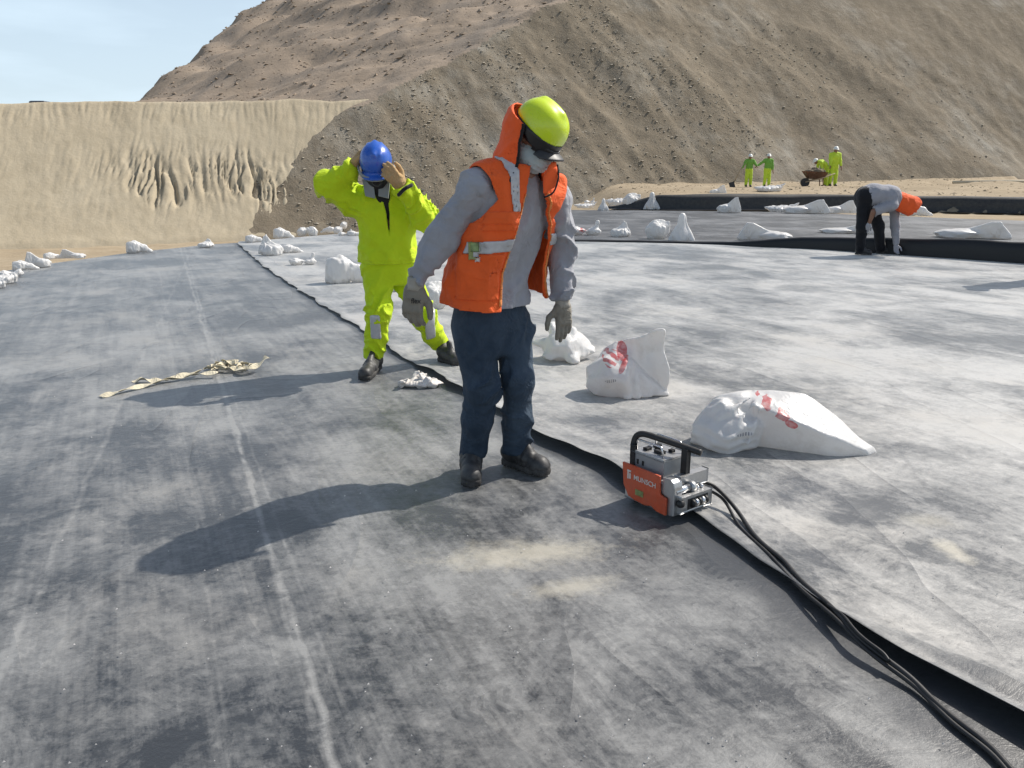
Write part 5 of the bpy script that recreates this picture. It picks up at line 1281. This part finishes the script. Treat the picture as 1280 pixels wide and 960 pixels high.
l2, h2 = bounds([K[k] for k in ('pel', 'hipR', 'hipL', 'knR', 'knL', 'anR', 'anL')], .16); l2[2] = .05
tr = sdf_obj('trousers', trousers2, l2, h2, .009, M_lime, root2)
for s, c_ in (('R', at(471, 404, 5.37)), ('L', at(537, 402, 5.63))):
    kn, an = K['kn' + s], K['an' + s]; ax = unit(an - kn); p_ = kn + ax * .06
    sdf_obj('reflective_patch', lambda P: np.maximum(np.abs(rc(P, kn, kn + (an - kn) * .5, .0915, .082)) - .009, np.maximum(np.abs((P - p_) @ ax) - .085, np.maximum(np.abs(P[:, 0] - p_[0] - (.0 if s == 'R' else .03)) - .035, P[:, 1] - p_[1]))), p_ - .17, p_ + .17, .009, M_tape, tr)
boot(root2, K['anR'], gp(470, 462, .011) + v3((.01, .05, 0)), gp(464, 472, .011) + v3((-.035, -.10, 0)), vox=.008)
hl = gp(548, 452, .011); boot(root2, K['anL'], hl + v3((.0, .03, 0)), hl + v3((.17, -.13, 0)), vox=.008)
def helm2(P):
    q = loc(P, C2, HM2); q = q / .91; d = ell(q, (-.005, 0, .008), (.142, .116, .130)); d = smin(d, rc(q, (-.09, 0, .108), (.07, 0, .116), .013, .013), .025)
    for s in (-1, 1): d = smin(d, rc(q, (-.08, s * .045, .100), (.06, s * .042, .104), .008, .008), .018)
    d = smax(d, -ell(q, (-.005, 0, 0), (.132, .106, .118)), .004); d = np.maximum(d, -.002 - q[:, 2])
    pk = np.maximum(np.hypot(q[:, 0] - .085, q[:, 1]) - .105, np.abs(q[:, 2] + .1 * (q[:, 0] - .08) + 3 * q[:, 1] ** 2) - .006); return smin(d, np.maximum(pk, .06 - q[:, 0]), .01) * .91
hm = sdf_obj('helmet', helm2, C2 - .23, C2 + .23, .007, M_helm_b, root2)
def strip2(P):
    q = loc(P, C2, HM2); q2 = q.copy(); q2[:, 2] *= .3
    return np.maximum(np.maximum(np.abs(ell(q2, (.0, 0, 0), (.15, .118, .14))) - .006, np.abs(q[:, 2] + .022) - .016), -.02 - q[:, 0])
sdf_obj('goggle_band', strip2, C2 - .23, C2 + .23, .007, M_collar, hm)
def shade2(P):   # black balaclava and half mask over the face
    q = loc(P, C2, HM2); d = smin(head_generic(q) - .012, rc(P, C2 + HM2[2] * -.08, K['neck'] + FW2 * .05, .075, .072), .04); return np.maximum(d, q[:, 2] + .03)
sdf_obj('black_balaclava', shade2, C2 - .34, C2 + .24, .009, M_dark, root2)
hand_obj('glove', M_tan_glove, root2, .006, K['wrR'], at(456, 186, 5.47) - K['wrR'], (-.9, -.4, .1), (.2, -.9, .3), 1.12, (.35, .4, .45, .5), 1.3, .6)
hand_obj('glove', M_tan_glove, root2, .006, K['wrL'], at(486, 214, 5.28) - K['wrL'], (.5, -.7, .6), (-.2, -.3, .9), 1.12, (.5, .6, .7, .7), 1.3, .6)
bm = bmesh.new(); kx = at(507, 236, 5.30); add_tube(bm, spline([kx + v3((-.045, -.02, -.04)), kx + v3((0, -.055, .0)), kx + v3((.045, -.02, .025))], 5), .012, 8); bm_obj('glove_strap', bm, M_dark, jk, True)

# ------------------------------------------------------------------ simpler figures: bending worker and the far group
def figure(label, Jn, mats, vox, fw, group=None, headf=None, boots=True, hood=None, base=None, hands=True, s=1.0, fat=0.0):
    b_ = base if base is not None else [(Jn['anR'][0] + Jn['anL'][0]) / 2, (Jn['anR'][1] + Jn['anL'][1]) / 2, min(Jn['anR'][2], Jn['anL'][2]) - .09 * s]
    rt = person(b_, label, group); Cc = v3(Jn['C']); Mh = frame(headf if headf is not None else fw, Jn.get('hu', (0, 0, 1)))
    Jn = {k: v3(v) for k, v in Jn.items()}; fwn = unit(fw); rtn = unit(np.cross(fwn, (0, 0, 1)))
    spine = [Jn['pel'], Jn['waist'], Jn['chest'], Jn['neck']]
    def trunk(P, off):
        d = None
        for sg in (-1, 1):
            o = rtn * .062 * s * sg; e = chain(P, [p + o for p in spine[:3]] + [spine[3] + o * .4], [(.105 + off + fat) * s, (.10 + off + fat) * s, (.112 + off + fat) * s, (.058 + off) * s], .05 * s); d = e if d is None else smin(d, e, .06 * s)
        return d
    def bodyf(P):
        d = trunk(P, -.02 - fat); d = smin(d, rc(P, Jn['neck'], Cc, .055 * s, .055 * s), .03); d = smin(d, head_generic(loc(P, Cc, Mh) / s) * s, .02)
        for k in 'RL':
            d = smin(d, chain(P, [Jn['sh' + k], Jn['el' + k], Jn['wr' + k]], [.055 * s, .043 * s, .03 * s], .02), .03); d = smin(d, chain(P, [Jn['hip' + k], Jn['kn' + k], Jn['an' + k]], [.08 * s, .058 * s, .042 * s], .02), .03)
            dv = unit(Jn['wr' + k] - Jn['el' + k])
            if not hands: d = smin(d, rc(P, Jn['wr' + k], Jn['wr' + k] + dv * .15 * s, .033 * s, .03 * s), .02)
        return d
    lo, hi = bounds([v for k, v in Jn.items() if k != 'hu'], .2 * s)
    sdf_obj('body', bodyf, lo, hi, vox * 1.2, M_skin, rt)
    def topf(P):
        d = trunk(P, .012)
        for k in 'RL':
            cuff = Jn['el' + k] + (Jn['wr' + k] - Jn['el' + k]) * .9
            d = smin(d, chain(P, [Jn['neck'] * .4 + Jn['sh' + k] * .6, Jn['sh' + k], Jn['el' + k], cuff], [.075 * s, .08 * s, .068 * s, .05 * s], .03), .035)
        pc = Jn['pel'] + unit(Jn['waist'] - Jn['pel']) * .0
        return np.maximum(d - crumple(P, 8, .008, 81), -((P - pc) @ unit(Jn['waist'] - Jn['pel'])) - .02)
    sdf_obj('jacket' if mats.get('jacket', True) else 'shirt', topf, lo, hi, vox, mats['top'], rt)
    def legf(P):
        d = None
        for k in 'RL':
            e = chain(P, [Jn['hip' + k], Jn['kn' + k], Jn['an' + k]], [.108 * s, .088 * s, .072 * s], .03); d = e if d is None else smin(d, e, .04)
        d = smin(d, chain(P, [Jn['pel'] - rtn * .05, Jn['pel'] + rtn * .05], [(.128 + fat) * s, (.128 + fat) * s]), .04)
        return d - crumple(P, 8, .008, 82)
    sdf_obj('trousers', legf, lo, hi, vox, mats['leg'], rt)
    def hel(P):
        q = loc(P, Cc, Mh) / s; d = ell(q, (-.005, 0, .01), (.142, .118, .13)); d = np.maximum(d, -.005 - q[:, 2]); pk = np.maximum(np.hypot(q[:, 0] - .07, q[:, 1]) - .12, np.abs(q[:, 2]) - .01); return smin(d, pk, .01) * s
    sdf_obj('helmet', hel, Cc - .24, Cc + .24, vox * .8, mats['helm'], rt)
    for k in 'RL':
        an = Jn['an' + k]; f = unit(v3((*fwn[:2], 0)))
        if k + 'f' in Jn: f = unit(Jn[k + 'f'])
        z = an[2] - .085 * s; h0 = v3((an[0], an[1], z)) - f * .08 * s
        boot(rt, an + v3((0, 0, -.03 * s)), h0, h0 + f * .28 * s, mats.get('boot', M_boot), M_sole, max(vox * .8, .009), s)
        if hands:
            dv = unit(Jn['wr' + k] - Jn['el' + k]); hand_obj('glove', mats['glove'], rt, max(vox * .5, .006), Jn['wr' + k], dv, rtn * (1 if k == 'R' else -1) , fwn, s, (.3, .35, .4, .45), 1.2)
    return rt, lo, hi, Cc, Mh
# bending worker, seen from his right side
Yb = 13.55
B = dict(pel=at(1083, 246, Yb), waist=at(1092, 243, Yb), chest=at(1111, 246, Yb), neck=at(1122, 253, Yb), hipR=at(1080, 254, Yb - .05), hipL=at(1088, 252, Yb + .1), knR=at(1078, 284, Yb - .08), knL=at(1098, 282, Yb + .14),
         anR=at(1075, 311, 13.62), anL=at(1101, 309, 13.80), shR=at(1115, 257, Yb - .20), shL=at(1118, 255, Yb + .20), elR=at(1092, 264, Yb - .24), wrR=at(1086, 280, Yb - .18), elL=at(1119, 284, Yb + .12), wrL=at(1120, 306, Yb + .02), C=at(1135, 256, Yb))
B['anR'][2] = .10; B['anL'][2] = .10
rb_, lo, hi, Cc, Mh = figure('worker bending over the black upturned edge, grey shirt and orange hood', B, dict(top=M_grey_lite, leg=M_black_tr, helm=M_hood, glove=M_grey_lite, jacket=False), .016, (1, -.1, 0), None, v3((.75, -.1, -.65)), base=(6.1, 13.65, 0), fat=.045)
def hoodb(P):
    d = rc(P, B['neck'] + v3((.02, 0, .02)), B['C'] + v3((.06, 0, -.02)), .14, .155); q = loc(P, B['C'], Mh); cut = -((P - B['C']) @ unit((.8, 0, -.6)) - .13); return np.maximum(d - crumple(P, 8, .012, 91), -cut)
sdf_obj('neck_hood', hoodb, B['C'] - .34, B['C'] + .34, .015, M_hood, rb_)

def stand(u, v, Y, hpx, ground=True, lean=0.0, armL=(-.25, -.1, -.35), armR=(.25, -.1, -.35), spread=.09, z=None, s=1.0, bend=0.0, side=1):
    z0 = z if z is not None else float(ground_z(np.array([at(u, v, Y)[0]]), np.array([Y]))[0]); x = at(u, v, Y)[0]; H = s
    p = lambda dx, dy, dz: v3((x + dx * H, Y + dy * H, z0 + dz * H))
    d = dict(pel=p(0, 0, .92), waist=p(lean * .3, -.02, 1.08), chest=p(lean * .8, -.03, 1.28), neck=p(lean, -.04, 1.45), hipR=p(-spread, 0, .90), hipL=p(spread, 0, .90), knR=p(-spread * 1.2, -.03, .50), knL=p(spread * 1.2, -.03, .50),
             anR=p(-spread * 1.4, 0, .09), anL=p(spread * 1.4, 0, .09), shR=p(lean * .9 - .19, -.02, 1.38), shL=p(lean * .9 + .19, -.02, 1.38), C=p(lean * 1.15, -.06, 1.60))
    d['elR'] = d['shR'] + v3(armL) * .62 * H; d['wrR'] = d['shR'] + v3(armL) * 1.25 * H; d['elL'] = d['shL'] + v3(armR) * .62 * H; d['wrL'] = d['shL'] + v3(armR) * 1.25 * H
    return d, (x, Y, z0)
WG = 'far workers on the bench at the foot of the hillside'
def solve_y(u, v):
    Y = 42.0
    for _ in range(20):
        z = float(ground_z(np.array([at(u, v, Y)[0]]), np.array([Y]))[0]); e = at(u, v, Y)[2] - z; Y += np.clip(e * 12, -2, 2); Y = min(max(Y, 33), 50)
    return Y
Yw = 42.5
def far(u, vfoot, vtop, label, mats, **kw):
    x = at(u, vfoot, Yw); z0 = float(ground_z(np.array([x[0]]), np.array([Yw]))[0]); s_ = (at(u, vtop, Yw)[2] - z0) / 1.73
    D, b = stand(u, vfoot, Yw, 0, z=z0, s=s_, **kw); return figure(label, D, mats, .026 * s_, (0, -1, 0), WG, None, base=b, hands=False, s=s_), D, b, s_
g1 = dict(top=M_green, leg=M_lime2, helm=M_helm_w, glove=M_tan_glove); g2 = dict(top=M_lime2, leg=M_lime2, helm=M_helm_w, glove=M_tan_glove)
f1 = far(935, 231, 192.5, 'far worker in green top and yellow trousers leaning on a shovel, leftmost on the bench', g1, armL=(-.22, -.12, -.32), armR=(.12, -.16, -.22))
f2 = far(958, 231, 192, 'far worker in green top reaching out his arm beside the shovel worker', g1, armL=(-.34, -.10, -.24), armR=(.06, -.05, -.42))
f4 = far(1041, 222, 183, 'far worker all in lime yellow standing behind the wheelbarrow', g2, armL=(-.05, -.16, -.38), armR=(.06, -.10, -.42))
# stooping one at the wheelbarrow
x5 = at(1031, 222, Yw); z5 = float(ground_z(np.array([x5[0]]), np.array([Yw]))[0]); p5 = lambda dx, dz, dy=0: v3((x5[0] + dx, Yw + dy, z5 + dz))
D5 = dict(pel=p5(.05, .95), waist=p5(-.08, 1.12), chest=p5(-.26, 1.22), neck=p5(-.40, 1.24), hipR=p5(.05, .93, -.1), hipL=p5(.05, .93, .1), knR=p5(.02, .52, -.12), knL=p5(.02, .52, .12), anR=p5(.08, .09, -.12), anL=p5(.08, .09, .14),
          shR=p5(-.32, 1.20, -.2), shL=p5(-.32, 1.20, .2), elR=p5(-.30, .95, -.22), wrR=p5(-.40, .72, -.18), elL=p5(-.34, .95, .22), wrL=p5(-.46, .74, .18), C=p5(-.55, 1.27))
figure('far worker in pale yellow stooping over the wheelbarrow', D5, dict(top=M_lime2, leg=M_lime2, helm=M_helm_w, glove=M_tan_glove), .026, (-1, 0, 0), WG, v3((-.8, 0, -.5)), base=(x5[0], Yw, z5), hands=False)
# shovel, wheelbarrow
xs_ = f1[2]; h0 = f1[1]['wrR'] + v3((-.03, -.1, 0)); sh_o = thing('shovel', (h0[0] - .35, h0[1], xs_[2]), 'long handled shovel held by the leftmost far worker', 'shovel')
tube_obj('shaft', [h0 + v3((.10, 0, .25)), v3((h0[0] - .36, h0[1] - .05, xs_[2] + .22))], .025, M_wood, sh_o)
bm = bmesh.new(); bl = v3((h0[0] - .44, h0[1] - .06, xs_[2] + .1)); add_box(bm, bl, (.13, .02, .15), frame((.9, .0, .3)), .015); bm_obj('blade', bm, M_visor, sh_o)
M_barrow = hard_mat('rusty_barrow_paint', (.17, .085, .055), .8, 0, .3, .1, .3, 0, .6, (.28, .21, .15))
xb = at(1019, 228, Yw - .6); zb_ = float(ground_z(np.array([xb[0]]), np.array([Yw - .6]))[0]); wb = thing('wheelbarrow', (xb[0], Yw - .6, zb_), 'rusty red wheelbarrow tended by the stooping far worker', 'wheelbarrow')
def wp(x, y, z): return v3((xb[0] + x, Yw - .6 + y, zb_ + z))
bm = bmesh.new(); tp = [wp(-.62, -.36, .78), wp(.50, -.36, .72), wp(.50, .36, .72), wp(-.62, .36, .78)]; bt = [wp(-.36, -.2, .40), wp(.32, -.22, .38), wp(.32, .22, .38), wp(-.36, .2, .40)]
vt = [bm.verts.new(Vector(p.tolist())) for p in tp]; vb = [bm.verts.new(Vector(p.tolist())) for p in bt]
for k in range(4): bm.faces.new((vt[k], vt[(k + 1) % 4], vb[(k + 1) % 4], vb[k]))
bm.faces.new(vb); r_ = bmesh.ops.solidify(bm, geom=bm.faces[:], thickness=.03); bm_obj('tray', bm, M_barrow, wb)
bm = bmesh.new(); add_tube(bm, [wp(-.52, -.06, .22), wp(-.52, .06, .22)], .22, 20); bm_obj('wheel', bm, M_rub, wb)
for sy in (-.24, .24):
    tube_obj('handle', [wp(-.52, sy * .3, .24), wp(.2, sy, .42), wp(.85, sy * 1.2, .66)], .028, M_wood, wb); tube_obj('leg', [wp(.28, sy, .42), wp(.34, sy, .02)], .025, M_barrow, wb)
V, F = snet(lambda P: ell(P, wp(-.06, 0, .74), (.52, .32, .24)) + crumple(P, 5, .05, 3), wp(-.7, -.45, .5), wp(.6, .45, 1.0), .03); mesh_np('load', V, F, M_hill, wb)
# a colleague just outside the picture on the right; his shadow falls into it
D6, b6 = stand(1330, 352, 10.4, 0, z=.006, s=1.03, armL=(-.03, -.10, -.43), armR=(.10, -.06, -.43))
dx_ = 6.92 - b6[0]
for k in D6: D6[k] = D6[k] + v3((dx_, 0, 0))
figure('worker in grey standing just outside the right edge of the picture', D6, dict(top=M_grey_lite, leg=M_black_tr, helm=M_helm_w, glove=M_glove), .02, (-.6, -.8, 0), None, None, base=(6.92, 10.4, .006), hands=False)
